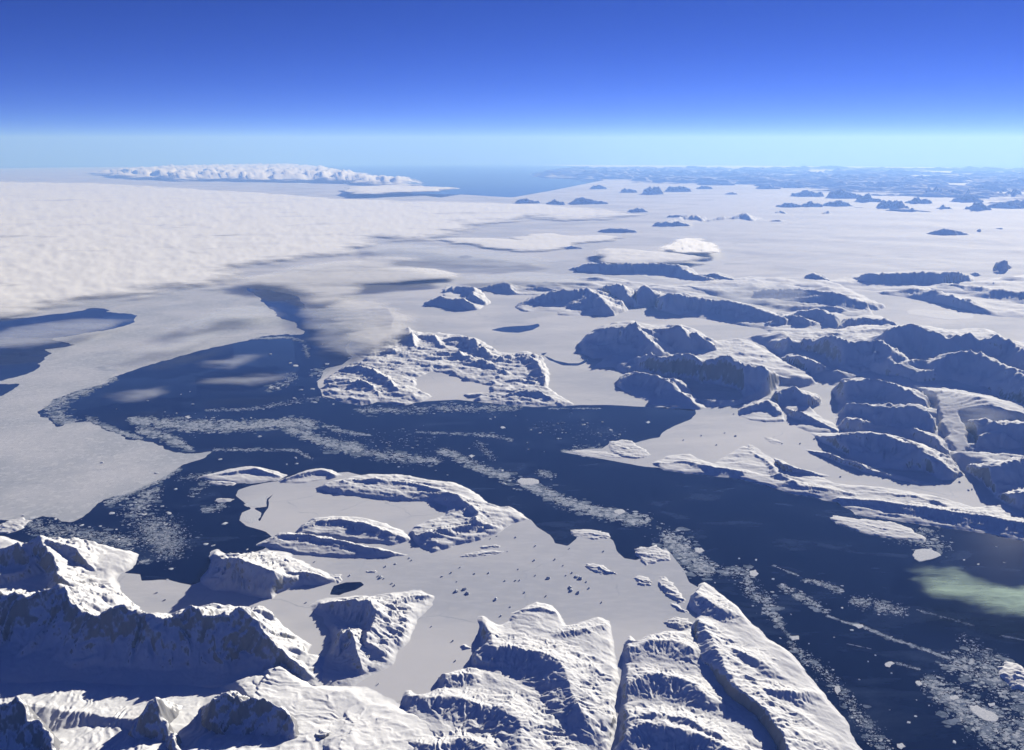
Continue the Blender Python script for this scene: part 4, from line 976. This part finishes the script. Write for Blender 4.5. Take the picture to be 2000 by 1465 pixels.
nrg = np.random.RandomState(5)
def refine(pts, rg_, it=2, j=.12):
    p = np.array(pts, float)
    for _ in range(it):
        q = np.roll(p, -1, 0); e = q - p
        m = (p + q) / 2 + np.stack([-e[:, 1], e[:, 0]], -1) * rg_.uniform(-j, j, (len(p), 1))
        p = np.stack([p, m], 1).reshape(-1, 2)
    return p
BIG = [
 (C, [(1385, 222), (1395, 212), (1480, 208), (1515, 225), (1538, 243), (1505, 258), (1440, 275), (1415, 278), (1388, 262), (1378, 240)], 10, 'big blocky white floe floating alone just below the ragged low islet'),
 (E, [(1030, 1108), (1050, 1096), (1110, 1098), (1150, 1110), (1148, 1128), (1110, 1134), (1050, 1132), (1032, 1120)], 6, 'rounded white floe at the head of the long brash ice belt'),
 (C, [(1702, 1082), (1740, 1080), (1800, 1110), (1848, 1135), (1858, 1155), (1835, 1172), (1780, 1162), (1730, 1130), (1705, 1105)], 4, 'large oval grey floe among the broken floes of the channel'),
 (C, [(1585, 1030), (1620, 1022), (1640, 1040), (1610, 1052), (1588, 1045)], 4, 'small roundish floe beside the large oval grey floe'),
 (C, [(1395, 945), (1420, 942), (1433, 960), (1415, 972), (1398, 958)], 4, 'angular floe at the tip of the broken floe field'),
 (C, [(1222, 850), (1260, 835), (1280, 845), (1250, 868), (1228, 862)], 4, 'bright ragged floe trailing thin slush ice'),
 (C, [(1800, 1068), (1835, 1064), (1840, 1080), (1810, 1088)], 4, 'small white floe just north of the large oval grey floe'),
 (C, [(470, 330), (500, 322), (520, 345), (495, 360), (470, 352)], 4, 'pale floe in the brash belt off the headland tip'),
 (C, [(690, 695), (740, 690), (745, 712), (705, 718)], 6, 'white floe drifting close beside the bright headland shore'),
 (C, [(945, 975), (970, 972), (978, 1000), (960, 1022), (945, 1000)], 6, 'ring edged floe close beside the long bright headland'),
 (C, [(1290, 1295), (1320, 1290), (1340, 1310), (1315, 1325), (1295, 1315)], 5, 'bright floe near the lower end of the bright headland'),
 (C, [(160, 205), (200, 200), (218, 218), (190, 230), (165, 222)], 5, 'pale floe at the edge of the dense brash ice belt'),
 (C, [(1350, 1168), (1368, 1172), (1364, 1180), (1346, 1178)], 5, 'small bright floe alone in the black channel water'),
 (C, [(1040, 630), (1100, 628), (1105, 642), (1075, 650)], 4, 'white floe at the head of the thin slush streak'),
 (D, [(1340, 1329), (1360, 1290), (1400, 1268), (1450, 1290), (1455, 1310), (1430, 1340), (1390, 1350)], 4, 'broad white floe broken off the lagoon ice'),
 (D, [(1360, 1245), (1430, 1215), (1490, 1190), (1480, 1240), (1450, 1262), (1410, 1255), (1380, 1258)], 4, 'pale floe wedged against the lagoon ice edge'),
 (D, [(1030, 755), (1050, 748), (1070, 758), (1050, 765)], 6, 'bright floe on the upper edge of the bay brash tongue'),
 (E, [(755, 973), (775, 966), (795, 972), (775, 984)], 5, 'oval white floe beside the middle brash belt'),
 (E, [(935, 812), (950, 808), (965, 818), (945, 822)], 8, 'bright block floating off the archipelago shore'),
 (E, [(1745, 785), (1760, 778), (1772, 786), (1758, 792)], 8, 'single white block near the ice shelf front'),
 (E, [(1570, 1278), (1610, 1270), (1632, 1285), (1600, 1300), (1575, 1292)], 5, 'pale floe riding the end of the long brash belt'),
]
for (T_, pts, top, lab) in BIG:
    g_, _ = gxy(T_(pts))
    add_piece('ice_floe', refine(g_, nrg), top, M_BRASH if 'slush' in lab and 'raft' in lab else M_FLOE, lab, 'ice floe', 'large drifting floes')

LANDMARKS = [((900, 1000), 'the long curved island'), ((660, 1050), 'the smooth backed island'), ((720, 1200), 'the two topped hill'), ((530, 1110), 'the shadow casting hill'), ((1060, 1250), 'the broad bumpy headland'), ((1170, 1100), 'the lone elongated islet'),
             ((1290, 1090), 'the layered snowy islet'), ((1480, 1250), 'the bright headland'), ((1720, 1020), 'the ragged low islet'), ((1940, 1390), 'the oval grey floe'), ((1030, 940), 'the rounded white floe'), ((1220, 870), 'the ice shelf corner islet'), ((1150, 800), 'the archipelago shore'),
             ((900, 790), 'the archipelago lagoon mouth'), ((640, 760), 'the archipelago western point'), ((640, 620), 'the misty inlet'), ((400, 820), 'the bay brash tongue'), ((150, 800), 'the dark elbow of the bay'), ((500, 920), 'the slim snowy island'), ((300, 980), 'the pack ice tip'), ((120, 1040), 'the pyramid peak shore'), ((330, 1050), 'the cove slush'),
             ((1500, 900), 'the wedge shaped ridge island'), ((1750, 940), 'the thin dark ridge island'), ((1900, 970), 'the glacier mouth'), ((1420, 830), 'the bright rocky island'), ((480, 1010), 'the cracked lagoon floe')]
def berg(px, py, w, hgt, label, group, mat=None):
    label = label + min(LANDMARKS, key=lambda q: math.hypot(q[0][0] - px, 1.8 * (q[0][1] - py)))[1]
    gx, gy = ground(px, py)
    dist = math.hypot(float(gx), float(gy))
    ra = max(w * .5 / FPX * math.hypot(dist, ALT), 14)
    n = nrg.randint(7, 11)
    pl = outline(float(gx), float(gy), ra, ra * nrg.uniform(.5, .9), nrg.uniform(0, 3.1), n, nrg)
    add_piece('iceberg', pl, hgt, mat or M_BERG, label, 'iceberg', group, jag=nrg.uniform(-.45, .45, n) * hgt, shrink=nrg.uniform(.45, .75))
for (bx_, by_) in [(610, 360), (660, 340), (692, 390), (735, 432), (690, 442), (752, 455), (910, 487), (1035, 320), (1020, 383), (1042, 382), (1130, 355), (1202, 370), (1240, 265), (1300, 355), (1335, 340), (1362, 360), (1382, 372), (1415, 390), (1325, 422), (1330, 437), (1370, 450), (1430, 425),
                   (1510, 220), (938, 580), (990, 530), (270, 365), (285, 372), (255, 358), (295, 305), (350, 290), (440, 270), (428, 258), (975, 220), (1020, 142), (870, 340), (1070, 450), (960, 385), (1125, 270), (1190, 470), (550, 640), (685, 830), (255, 960), (95, 355), (1285, 300), (710, 310), (790, 345), (1500, 505), (670, 720), (1320, 205), (330, 400), (345, 410), (915, 135), (880, 150), (1130, 190)]:
    px_, py_ = B([(bx_, by_)])[0]
    big = (bx_, by_) in ((735, 432), (690, 442), (752, 455), (910, 487), (1325, 422), (1330, 437), (1370, 450), (1202, 370), (270, 365), (1362, 360), (1382, 372))
    berg(px_, py_, 9 if big else nrg.uniform(2.5, 5), 34 if big else nrg.uniform(14, 26), 'small iceberg frozen into the smooth fast ice near ', 'icebergs frozen into the near fast ice')
for (bx_, by_) in [(920, 492), (875, 452), (1478, 572), (1755, 280), (1710, 505), (1520, 465)]:
    px_, py_ = A([(bx_, by_)])[0]
    berg(px_, py_, 4, 20, 'small iceberg frozen into the cove ice near ', 'icebergs frozen into the cove')
for (bx_, by_) in [(390, 862), (330, 845), (285, 912), (100, 885), (975, 1090), (1240, 1065), (1710, 1160), (1690, 1165), (1540, 1120), (750, 905), (830, 880), (650, 905), (200, 860), (380, 740), (1790, 1215), (1640, 1120)]:
    px_, py_ = F([(bx_, by_)])[0]
    berg(px_, py_, nrg.uniform(3, 5), nrg.uniform(20, 34), 'small iceberg frozen into the broad ice shelf near ', 'icebergs frozen into the ice shelf')
for (bx_, by_, w_) in [(1130, 800, 5), (1195, 785, 4), (1255, 793, 6), (1155, 845, 7), (1105, 828, 6), (1255, 878, 6), (1400, 800, 9), (1420, 790, 6), (1505, 785, 6), (1480, 845, 5), (1550, 828, 8), (1600, 855, 7), (1090, 937, 5), (1085, 900, 4), (880, 768, 8), (1045, 693, 9), (905, 758, 6), (690, 718, 8), (620, 728, 7), (445, 928, 7), (472, 915, 6), (315, 918, 6), (300, 902, 6), (575, 1055, 5), (640, 1080, 5), (1010, 1158, 6), (1025, 1163, 5), (955, 1130, 12), (945, 1055, 9), (760, 932, 5), (240, 918, 4), (1330, 735, 4), (1300, 845, 4), (1280, 845, 5), (1020, 750, 4), (1180, 950, 3)]:
    px_, py_ = E([(bx_, by_)])[0]
    berg(px_, py_, w_, nrg.uniform(12, 26), 'white iceberg drifting in dark open water near ', 'icebergs drifting in the open channel')
for (bx_, by_, w_) in [(1230, 992, 8), (1450, 865, 9), (1650, 985, 9), (1600, 1020, 6), (1655, 1018, 7), (1640, 650, 7), (1510, 590, 12), (1550, 595, 9), (1650, 470, 14), (1620, 455, 9), (1825, 460, 12), (1955, 425, 12), (1760, 675, 10), (1745, 600, 9), (1680, 605, 10), (1075, 685, 6), (825, 665, 4), (650, 712, 3), (1010, 630, 3), (1060, 615, 3), (1470, 713, 5), (1400, 762, 6), (1350, 765, 5), (1600, 770, 5), (1510, 405, 6), (1420, 318, 6), (920, 728, 4), (985, 735, 4), (980, 1160, 8), (940, 1290, 10), (905, 1255, 8), (810, 1300, 9), (760, 1235, 6), (625, 1290, 8), (570, 1010, 8), (875, 1068, 8), (1860, 685, 7), (1800, 350, 5), (1180, 770, 4), (1150, 758, 4), (1130, 830, 4)]:
    px_, py_ = D([(bx_, by_)])[0]
    berg(px_, py_, w_, nrg.uniform(12, 24), 'white iceberg drifting in the bay waters near ', 'icebergs drifting in the bay')
for (bx_, by_, w_) in [(625, 8, 10), (800, 15, 9), (945, 8, 12), (925, 70, 8), (1255, 65, 14), (1150, 180, 10), (1190, 188, 9), (955, 318, 9), (935, 378, 6), (660, 155, 8), (455, 75, 9), (650, 98, 6), (1380, 210, 6), (720, 70, 7), (560, 80, 6), (310, 40, 8), (180, 35, 10), (130, 20, 8)]:
    px_, py_ = A([(bx_, by_)])[0]
    berg(px_, py_, w_, nrg.uniform(6, 14), 'white chunk of ice adrift near ', 'ice chunks adrift in the cove')
for (bx_, by_, w_) in [(640, 705, 5), (700, 572, 4), (790, 858, 6), (940, 700, 4), (1040, 660, 7), (1395, 1140, 6), (1610, 1285, 9), (1470, 1080, 4), (1665, 268, 6), (1745, 292, 6), (1890, 283, 5), (1845, 195, 4), (1250, 1105, 3), (1400, 1050, 3), (1080, 935, 4), (800, 735, 4), (900, 895, 5), (1170, 800, 4), (1440, 770, 3), (1590, 840, 4), (600, 375, 7), (275, 395, 4), (410, 260, 6), (505, 268, 8), (985, 535, 6), (1130, 835, 4), (1260, 900, 4), (890, 1070, 5), (1070, 1165, 6)]:
    px_, py_ = C([(bx_, by_)])[0]
    berg(px_, py_, w_, nrg.uniform(5, 10), 'small white ice piece adrift in the channel near ', 'ice pieces adrift in the channel')

# brash ice: belts of countless small broken floes
def brash(name, label, belts, seed, mat=M_BRASH, flat=False):
    if not flat:      # grey slush between and around the floes
        brash('slush_ice', 'thin grey slush around the ' + label.split(' ', 1)[1], [(l_, w_ * 1.25, int(c_ * .16) + 6, a_ * 3.4, b_ * 2.6) for (l_, w_, c_, a_, b_) in belts], seed + 50, M_SLUSH, True)
    r_ = np.random.RandomState(seed)
    V, Q, Tt, off = [], [], [], 0
    for (line, width, count, s0, s1) in belts:
        p = np.array([q[:2] for q in line], float)
        wd = np.array([q[2] if len(q) > 2 else 1.0 for q in line])
        seg = np.linalg.norm(np.diff(p, axis=0), axis=1); cs = np.concatenate([[0], np.cumsum(seg)])
        count = int(count * 1.5)
        t = r_.rand(count) * cs[-1]
        px = np.interp(t, cs, p[:, 0]); py = np.interp(t, cs, p[:, 1]); w = np.interp(t, cs, wd) * width
        # clumped across the belt
        py = py + r_.normal(0, 1, count) * w * .45
        px = px + r_.normal(0, 1, count) * w * .6
        cl = fbm(px / 16, py / 7, 3, seed)
        ok = r_.rand(count) < sstep(-.45, .25, cl)
        gx, gy = ground(px[ok], py[ok])
        inw = water_field(gx, gy) < 30
        gx, gy = gx[inw], gy[inw]
        size = .72 * s0 * (1 - r_.rand(len(gx))) ** (-.6)
        size = np.minimum(size, s1)
        for x_, y_, s_ in zip(gx, gy, size):
            n = 9 if flat else (7 if s_ > s0 * 1.8 else 5)
            k = np.arange(n)
            th = 2 * math.pi * (k + r_.uniform(-.3, .3, n)) / n + r_.uniform(0, 6)
            f = r_.uniform(.65, 1.2, n) * s_
            el = r_.uniform(.5, .9)
            xx, yy = x_ + f * np.cos(th), y_ + f * np.sin(th) * el
            z = drop(x_, y_)
            tp = r_.uniform(.25, 1.2) if flat else r_.uniform(1.5, 4.0)
            V.append(np.column_stack([np.concatenate([xx, xx * .94 + x_ * .06]), np.concatenate([yy, yy * .94 + y_ * .06]), np.concatenate([np.full(n, z - 2), np.full(n, z + tp)])]))
            k1 = (k + 1) % n
            Q.append(np.stack([k, k1, n + k1, n + k], -1) + off)
            Tt.append(np.stack([np.full(n - 2, n), n + k[1:-1], n + k[2:]], -1) + off)
            off += 2 * n
    o = mesh_object(name, np.concatenate(V), [np.concatenate(Q), np.concatenate(Tt)], mat, smooth=False)
    tag(o, label, kind='stuff')

brash('brash_ice', 'long pale belt of brash ice winding down the dark channel',
      [(E([(-50, 905, 1), (100, 935, 1), (250, 965, 1), (420, 990, 1.2), (600, 1000, .6)]), 10, 1500, 16, 80),
       (E([(590, 945, .6), (680, 965, 1), (750, 1010, 1), (850, 1055, 1), (1000, 1095, 1)]), 9, 1400, 16, 90),
       (E([(1050, 1120, 1), (1180, 1170, 1), (1280, 1230, 1.2), (1400, 1265, 1.3), (1600, 1310, 1.4), (1750, 1340, 1.5)]), 9, 2600, 16, 90),
       (C([(0, 130, 1.2), (100, 220, 1.4), (180, 290, 1.2), (240, 330, .8)]), 16, 1800, 12, 80),
       (C([(330, 330, .8), (450, 340, 1), (470, 440, 1), (560, 490, 1.3), (600, 570, .8), (650, 640, .3)]), 14, 1100, 9, 60),
       (E([(1150, 1060, 1), (1230, 1090, .8)]), 7, 200, 12, 40)], 1)
brash('brash_ice', 'scattered brash streaks between the belt and the greenish painted glint',
      [(C([(600, 300, .3), (740, 355, .3)]), 3, 60, 8, 30), (C([(770, 380, .6), (860, 395, .6), (980, 440, 1)]), 8, 350, 9, 45), (C([(640, 410, .7), (740, 470, 1), (830, 510, 1), (900, 560, .7)]), 8, 500, 9, 50),
       (C([(1040, 490, 1), (1180, 520, 1), (1330, 555, 1)]), 12, 700, 8, 40), (C([(1400, 545, .4), (1720, 635, .4)]), 5, 160, 7, 24),
       (C([(905, 580, .3), (1000, 615, .4), (1100, 640, .5), (1240, 700, .5), (1390, 750, .5), (1580, 815, .6)]), 5, 1500, 7, 30), (C([(1010, 735, .2), (1150, 765, .2)]), 2, 90, 5, 14),
       (C([(1280, 840, .5), (1420, 880, .5)]), 5, 160, 6, 20), (C([(1870, 690, .4), (2000, 715, .4)]), 4, 120, 7, 22), (C([(1660, 700, 1), (1750, 780, 1), (1900, 830, 1)]), 14, 240, 8, 40)], 2)
brash('brash_ice', 'field of broken floes in the near channel beside the white islet',
      [(C([(1600, 830, 1), (1750, 880, 1.3), (1900, 960, 1.6), (2050, 1050, 1.8)]), 22, 2200, 8, 60), (C([(1480, 950, .8), (1620, 1050, 1.2), (1780, 1150, 1.5), (1950, 1240, 1.8), (2080, 1330, 2)]), 22, 3000, 8, 60), (C([(1440, 940, .5), (1560, 1030, .5), (1700, 1180, .8), (1850, 1300, 1)]), 14, 900, 7, 40)], 3)
brash('brash_ice', 'thin brash trail hugging the shore of the bright headland',
      [(C([(690, 730, .6), (800, 830, 1), (920, 930, 1), (1010, 1040, 1), (1100, 1170, 1.2), (1200, 1300, 1.3), (1300, 1420, 1.3)]), 12, 1500, 6, 36), (C([(640, 640, .5), (720, 720, .6)]), 6, 120, 6, 25)], 4)
brash('brash_ice', 'brash cloud trailing from the ragged low islet',
      [(C([(1250, 120, 1), (1400, 150, 1.2), (1560, 190, 1)]), 14, 700, 10, 60), (C([(1420, 95, .6), (1500, 110, .6)]), 6, 100, 10, 40)], 5)
brash('brash_ice', 'pale tongue of brash ice reaching across the dark bay',
      [(D([(730, 770, .5), (850, 790, 1), (1000, 800, 1.2), (1200, 805, 1.2), (1400, 805, .8), (1600, 785, .8), (1750, 800, 1)]), 11, 5200, 20, 100), (D([(780, 830, 1), (900, 860, 1), (1000, 900, 1), (1060, 935, .5)]), 8, 1300, 20, 80),
       (D([(1600, 820, 1), (1750, 870, 1), (1850, 910, 1.2), (2000, 930, 1.2)]), 9, 1500, 20, 90), (D([(490, 760, .8), (560, 800, .8), (700, 850, .6), (800, 880, .5)]), 6, 900, 18, 70), (D([(1190, 938, .4), (1400, 940, .5), (1650, 940, .6), (1740, 990, .6)]), 6, 420, 18, 50),
       (D([(1150, 718, .3), (1400, 712, .5), (1700, 660, 1), (1850, 640, 1)]), 7, 420, 18, 60), (D([(1500, 600, 1), (1600, 560, 1), (1650, 520, 1)]), 8, 240, 20, 80), (D([(1750, 520, 1), (1850, 500, 1), (1950, 500, 1)]), 8, 300, 25, 110), (D([(1400, 320, .3), (1600, 310, .5), (1690, 330, .5)]), 5, 300, 30, 90), (D([(1700, 350, .5), (1720, 420, .5)]), 6, 80, 30, 90)], 6)
brash('brash_ice', 'loose brash fringe along the ragged edge of the pack ice',
      [(D([(640, 535, .6), (400, 640, 1), (280, 690, 1.6), (330, 770, 1.6), (420, 790, 1)]), 9, 2200, 22, 90), (D([(1000, 1040, .5), (850, 1120, 1), (700, 1190, 1), (600, 1230, 1)]), 9, 1200, 16, 60), (D([(880, 1160, 1), (800, 1230, 1.4), (720, 1300, 1.8)]), 12, 800, 14, 60),
       (A([(120, 60, 1), (250, 90, 1.5), (420, 130, 1.6), (600, 150, 1.4), (740, 170, 1)]), 13, 2600, 9, 50), (A([(830, 80, 1), (890, 110, 1.7), (930, 150, 1.7), (930, 210, 1)]), 20, 5200, 7, 34), (A([(780, 280, .5), (830, 270, .5)]), 8, 160, 8, 30), (D([(1000, 1100, 1), (1200, 1080, 1), (1060, 1200, 1)]), 9, 260, 14, 50), (D([(1130, 1280, 1), (1250, 1250, 1)]), 7, 200, 14, 50)], 7)
brash('brash_ice', 'scattered brash off the southern shore of the low archipelago',
      [(E([(150, 715, 1), (400, 720, 1), (650, 705, 1), (900, 710, 1), (1050, 705, .6)]), 8, 1300, 18, 70), (E([(-50, 800, 1), (60, 840, 1), (210, 858, .3)]), 5, 300, 20, 60), (E([(450, 840, .4), (800, 855, .8), (950, 870, 1), (1000, 885, .5)]), 5, 350, 16, 60), (E([(1200, 710, .4), (1500, 708, .4)]), 3, 140, 16, 50),
       (E([(1130, 800, 1), (1300, 830, 1), (1600, 850, 1)]), 18, 160, 12, 30), (E([(1280, 945, .5), (1500, 955, .6)]), 6, 300, 12, 50), (E([(1350, 930, 1), (1500, 930, 1)]), 8, 160, 12, 50), (E([(0, 870, 2), (600, 880, 2)]), 10, 160, 14, 34), (E([(800, 900, 1), (900, 990, 1)]), 8, 160, 12, 34)], 8)

# ------------------------------------------------------------------ clouds: bodies with a billowed top and a flat underside
def cloud(name, label, poly, base, top, soft, mat, billow=1.0, size=2500.0, seed=0, kind=None, cat=None, group=None, da=.11, dd=.0016, edge=1.0):
    pg, _ = gxy([(p[0], p[1], base) for p in poly])
    az, rr = np.arctan2(pg[:, 0], pg[:, 1]), np.hypot(pg[:, 0], pg[:, 1])
    a0, a1 = az.min() - .012, az.max() + .012
    r0, r1 = rr.min() - soft * 2, rr.max() + soft * 2
    na = int(max((a1 - a0) / math.radians(da), 24)) + 1
    r = polar_rows(r0, r1, dd, (r1 - r0) / 30)
    R, Z = np.meshgrid(r, np.linspace(a0, a1, na), indexing='ij')
    x, y = R * np.sin(Z), R * np.cos(Z)
    wx = fbm(x / (size * 2.5), y / (size * 2.5), 4, seed + 5) * soft * .8 * edge
    wy = fbm(x / (size * 2.5), y / (size * 2.5), 4, seed + 8) * soft * .8 * edge
    d = sdf(pg, x + wx, y + wy)
    dens = sstep(-soft, soft, d)
    n1 = fbm(x / size, y / size * 1.4, 5, seed, .42); n2 = fbm(x / size * 2.3, y / size * 2.3, 3, seed + 40, .40, True)
    t = (top - base) * (.6 + .35 * n1 * billow - .12 * (n2 - .3) * billow) * np.clip(dens, 0, 1) ** 1.3
    hi = base + np.maximum(t, 4.0)
    lo = base - (top - base) * .1 * dens
    n, m = R.shape
    dz = drop(x, y)
    v = np.concatenate([np.stack([x, y, hi + dz], -1).reshape(-1, 3), np.stack([x, y, lo + dz], -1).reshape(-1, 3)])
    keep = dens > .002
    quad = keep[:-1, :-1] | keep[1:, :-1] | keep[:-1, 1:] | keep[1:, 1:]
    i, j = np.nonzero(quad)
    q = np.stack([i * m + j, i * m + j + 1, (i + 1) * m + j + 1, (i + 1) * m + j], -1)
    q = np.concatenate([q[:, ::-1], q + n * m])
    used = np.zeros(2 * n * m, bool); used[q.ravel()] = True
    re = np.cumsum(used) - 1
    o = mesh_object(name, v[used], re[q], mat)
    attr(o, 'cover', np.concatenate([dens.ravel(), dens.ravel()])[used])
    return tag(o, label, cat, group, kind)

CW = (.94, .94, .95, 1)
M_BANK = cloud_mat('cloud_bank', CW, 2600, .16, .95)
M_STREAK = cloud_mat('cloud_streak', CW, 2400, .18, .72)
M_PUFF = cloud_mat('cloud_puff', CW, 1400, .12, .6, relief=.15)
M_FARC = cloud_mat('cloud_far', CW, 6000, .32, .62)
M_WISP = cloud_mat('cloud_wisp', CW, 3000, .42, 1.1, .55, 3.0)
M_MIST = cloud_mat('cloud_mist', (.80, .84, .92, 1), 2400, .35, 1.35, .34, 3.0)
M_GLINT = cloud_mat('painted_glint', (.62, .82, .66, 1), 600, .46, 1.5, .62, 4.5)  # sun glint on the water, put into this green cloud colour

cloud('cloud_bank', 'vast white cloud deck spreading over the sea to the hazy left horizon',
      [(-700, 345), (-200, 352), (210, 359), (385, 370), (520, 378), (650, 388), (790, 394), (965, 397), (1070, 401), (1140, 407), (1227, 413), (1245, 421), (1175, 427), (1105, 430), (1035, 423), (960, 436), (895, 450), (850, 466), (790, 469), (737, 462), (700, 472), (665, 494),
       (595, 501), (525, 508), (480, 525), (455, 543), (385, 557), (280, 569), (175, 590), (105, 602), (0, 618), (-300, 640), (-900, 640)],
      110, 470, 4600, M_BANK, billow=1.05, size=2800, seed=3, cat='cloud')
cloud('cloud', 'bright flat cloud streak lying between the deck and the ice plain',
      [(862, 468), (900, 466), (1000, 469), (1021, 457), (1070, 457), (1115, 462), (1175, 460), (1220, 464), (1157, 472), (1105, 481), (1070, 490), (1000, 490), (947, 483), (905, 476)], 80, 330, 2200, M_STREAK, size=2200, seed=7, cat='cloud')
cloud('cloud', 'bright cloud streak hanging over the dark escarpment',
      [(1165, 491), (1190, 487), (1245, 489), (1297, 494), (1340, 499), (1372, 503), (1350, 512), (1321, 514), (1245, 514), (1192, 511), (1172, 502)], 500, 850, 1300, M_STREAK, size=1600, seed=9, cat='cloud')
cloud('cloud', 'small puffy cumulus above the ice plain',
      [(1296, 486), (1312, 478), (1322, 470), (1345, 466), (1365, 468), (1386, 479), (1402, 489), (1388, 496), (1350, 494), (1325, 490)], 600, 950, 1500, M_PUFF, billow=2.2, size=1300, seed=12, cat='cloud', da=.07, dd=.001)
cloud('cloud', 'low ragged cloud patch trailing beneath the cloud deck edge',
      [(455, 545), (540, 530), (640, 512), (720, 500), (830, 505), (770, 520), (890, 533), (880, 543), (720, 556), (700, 592), (590, 596), (560, 570), (520, 560)], 600, 800, 2200, M_WISP, size=2600, seed=14, cat='cloud')
cloud('cloud', 'white low cloud wisp north of the twin humped island',
      [(650, 530), (750, 524), (850, 526), (900, 536), (890, 542), (800, 546), (700, 548), (620, 540)], 300, 500, 1300, M_STREAK, size=1800, seed=15, cat='cloud')
cloud('cloud', 'far band of piled white cumulus on the left horizon',
      [(180, 338), (320, 330), (420, 327), (560, 325), (610, 327), (660, 335), (720, 347), (780, 354), (830, 360), (760, 362), (650, 356), (540, 354), (380, 352), (260, 348)], 300, 3600, 12000, M_FARC, billow=1.6, size=5000, seed=17, cat='cloud')
cloud('cloud', 'thin far cloud strip below the piled cumulus band',
      [(680, 366), (760, 364), (890, 368), (850, 374), (760, 378), (690, 380)], 800, 1500, 2500, M_FARC, size=5000, seed=18, cat='cloud')
for k_, (pl_, lab) in enumerate([
        ([(170, 778), (240, 760), (330, 752), (310, 778), (230, 788)], 'thin cloud wisp over the dark elbow of the bay'),
        ([(400, 710), (470, 693), (520, 692), (500, 703), (440, 718)], 'thin cloud wisp over the middle of the dark bay'),
        ([(350, 752), (450, 740), (570, 732), (480, 752)], 'thin cloud wisp crossing the open dark bay'),
        ([(330, 640), (400, 610), (480, 595), (540, 600), (540, 618), (440, 630), (380, 650)], 'thin cloud wisp above the pack ice corner'),
        ([(250, 690), (340, 660), (430, 645), (420, 660), (330, 690)], 'thin cloud wisp above the pack ice slope'),
        ([(700, 478), (800, 474), (900, 486), (1040, 498), (1100, 512), (980, 522), (840, 515), (740, 505)], 'thin veil of cloud between the deck and the bright streaks'),
        ([(480, 545), (560, 520), (650, 510), (700, 520), (600, 545), (520, 560)], 'thin veil trailing off the corner of the cloud deck'),
        ([(900, 540), (1000, 530), (1120, 535), (1180, 550), (1060, 556), (940, 555)], 'thin veil of drifting snow north of the snow domed mountain'),
        ([(640, 582), (720, 588), (810, 602), (815, 650), (760, 690), (690, 695), (655, 640)], 'bank of low fog hiding the end of the misty inlet'),
        ([(590, 600), (680, 602), (760, 610), (760, 660), (700, 700), (620, 690)], 'low mist drifting over the dark inlet by the archipelago'),
        ([(0, 640), (150, 622), (260, 625), (180, 650), (60, 680), (-100, 690)], 'thin cloud wisp over the dark western water'),
        ([(1360, 560), (1480, 545), (1600, 565), (1560, 590), (1450, 600)], 'blowing snow drifting off the dark sided plateau'),
        ([(1800, 755), (1900, 780), (1990, 815), (1960, 840), (1860, 860), (1840, 800)], 'low mist lying on the pale glacier tongue'),
        ]):
    cloud('cloud', lab, pl_, 500 if k_ < 11 else 650, 620 if k_ < 11 else 760, 1700 if 'fog' in lab else 1300, M_WISP if 'fog' in lab else M_MIST, size=1500, seed=30 + k_, cat='cloud', group='thin low wisps')
cloud('cloud', 'greenish sun glint painted on a translucent sheet low over the channel water',  # no real cloud: tinted sheet shaped as the glint patch
      C([(1330, 340), (1450, 300), (1560, 290), (1700, 345), (1860, 400), (2050, 435), (2300, 500), (2350, 640), (2150, 640), (1950, 590), (1760, 560), (1600, 500), (1450, 430)]), 350, 470, 650, M_GLINT, size=700, seed=50, cat='cloud', da=.09)

# ------------------------------------------------------------------ haze
def haze():
    s, zb, zt = 985000.0, -s_drop - 1.5, ALT + 8500.0
    v = np.array([(-s, -s, zb), (s, -s, zb), (s, s, zb), (-s, s, zb), (-s, -s, zt), (s, -s, zt), (s, s, zt), (-s, s, zt)], float)
    f = np.array([(0, 3, 2, 1), (4, 5, 6, 7), (0, 1, 5, 4), (1, 2, 6, 5), (2, 3, 7, 6), (3, 0, 4, 7)])
    t = NT('haze')
    pv = t.n('VolumePrincipled', inp={'Color': (.19, .37, .92, 1), 'Absorption Color': (.6, .6, .3, 1), 'Density': HAZE_DENSITY, 'Anisotropy': 0.24})
    t.t.links.new(pv.outputs[0], t.out.inputs['Volume'])
    o = mesh_object('haze', v, f, t.m, smooth=False)
    tag(o, 'pale blue haze thickening towards the horizon', kind='stuff')
s_drop = 965000.0 ** 2 / (2 * RE)
haze()
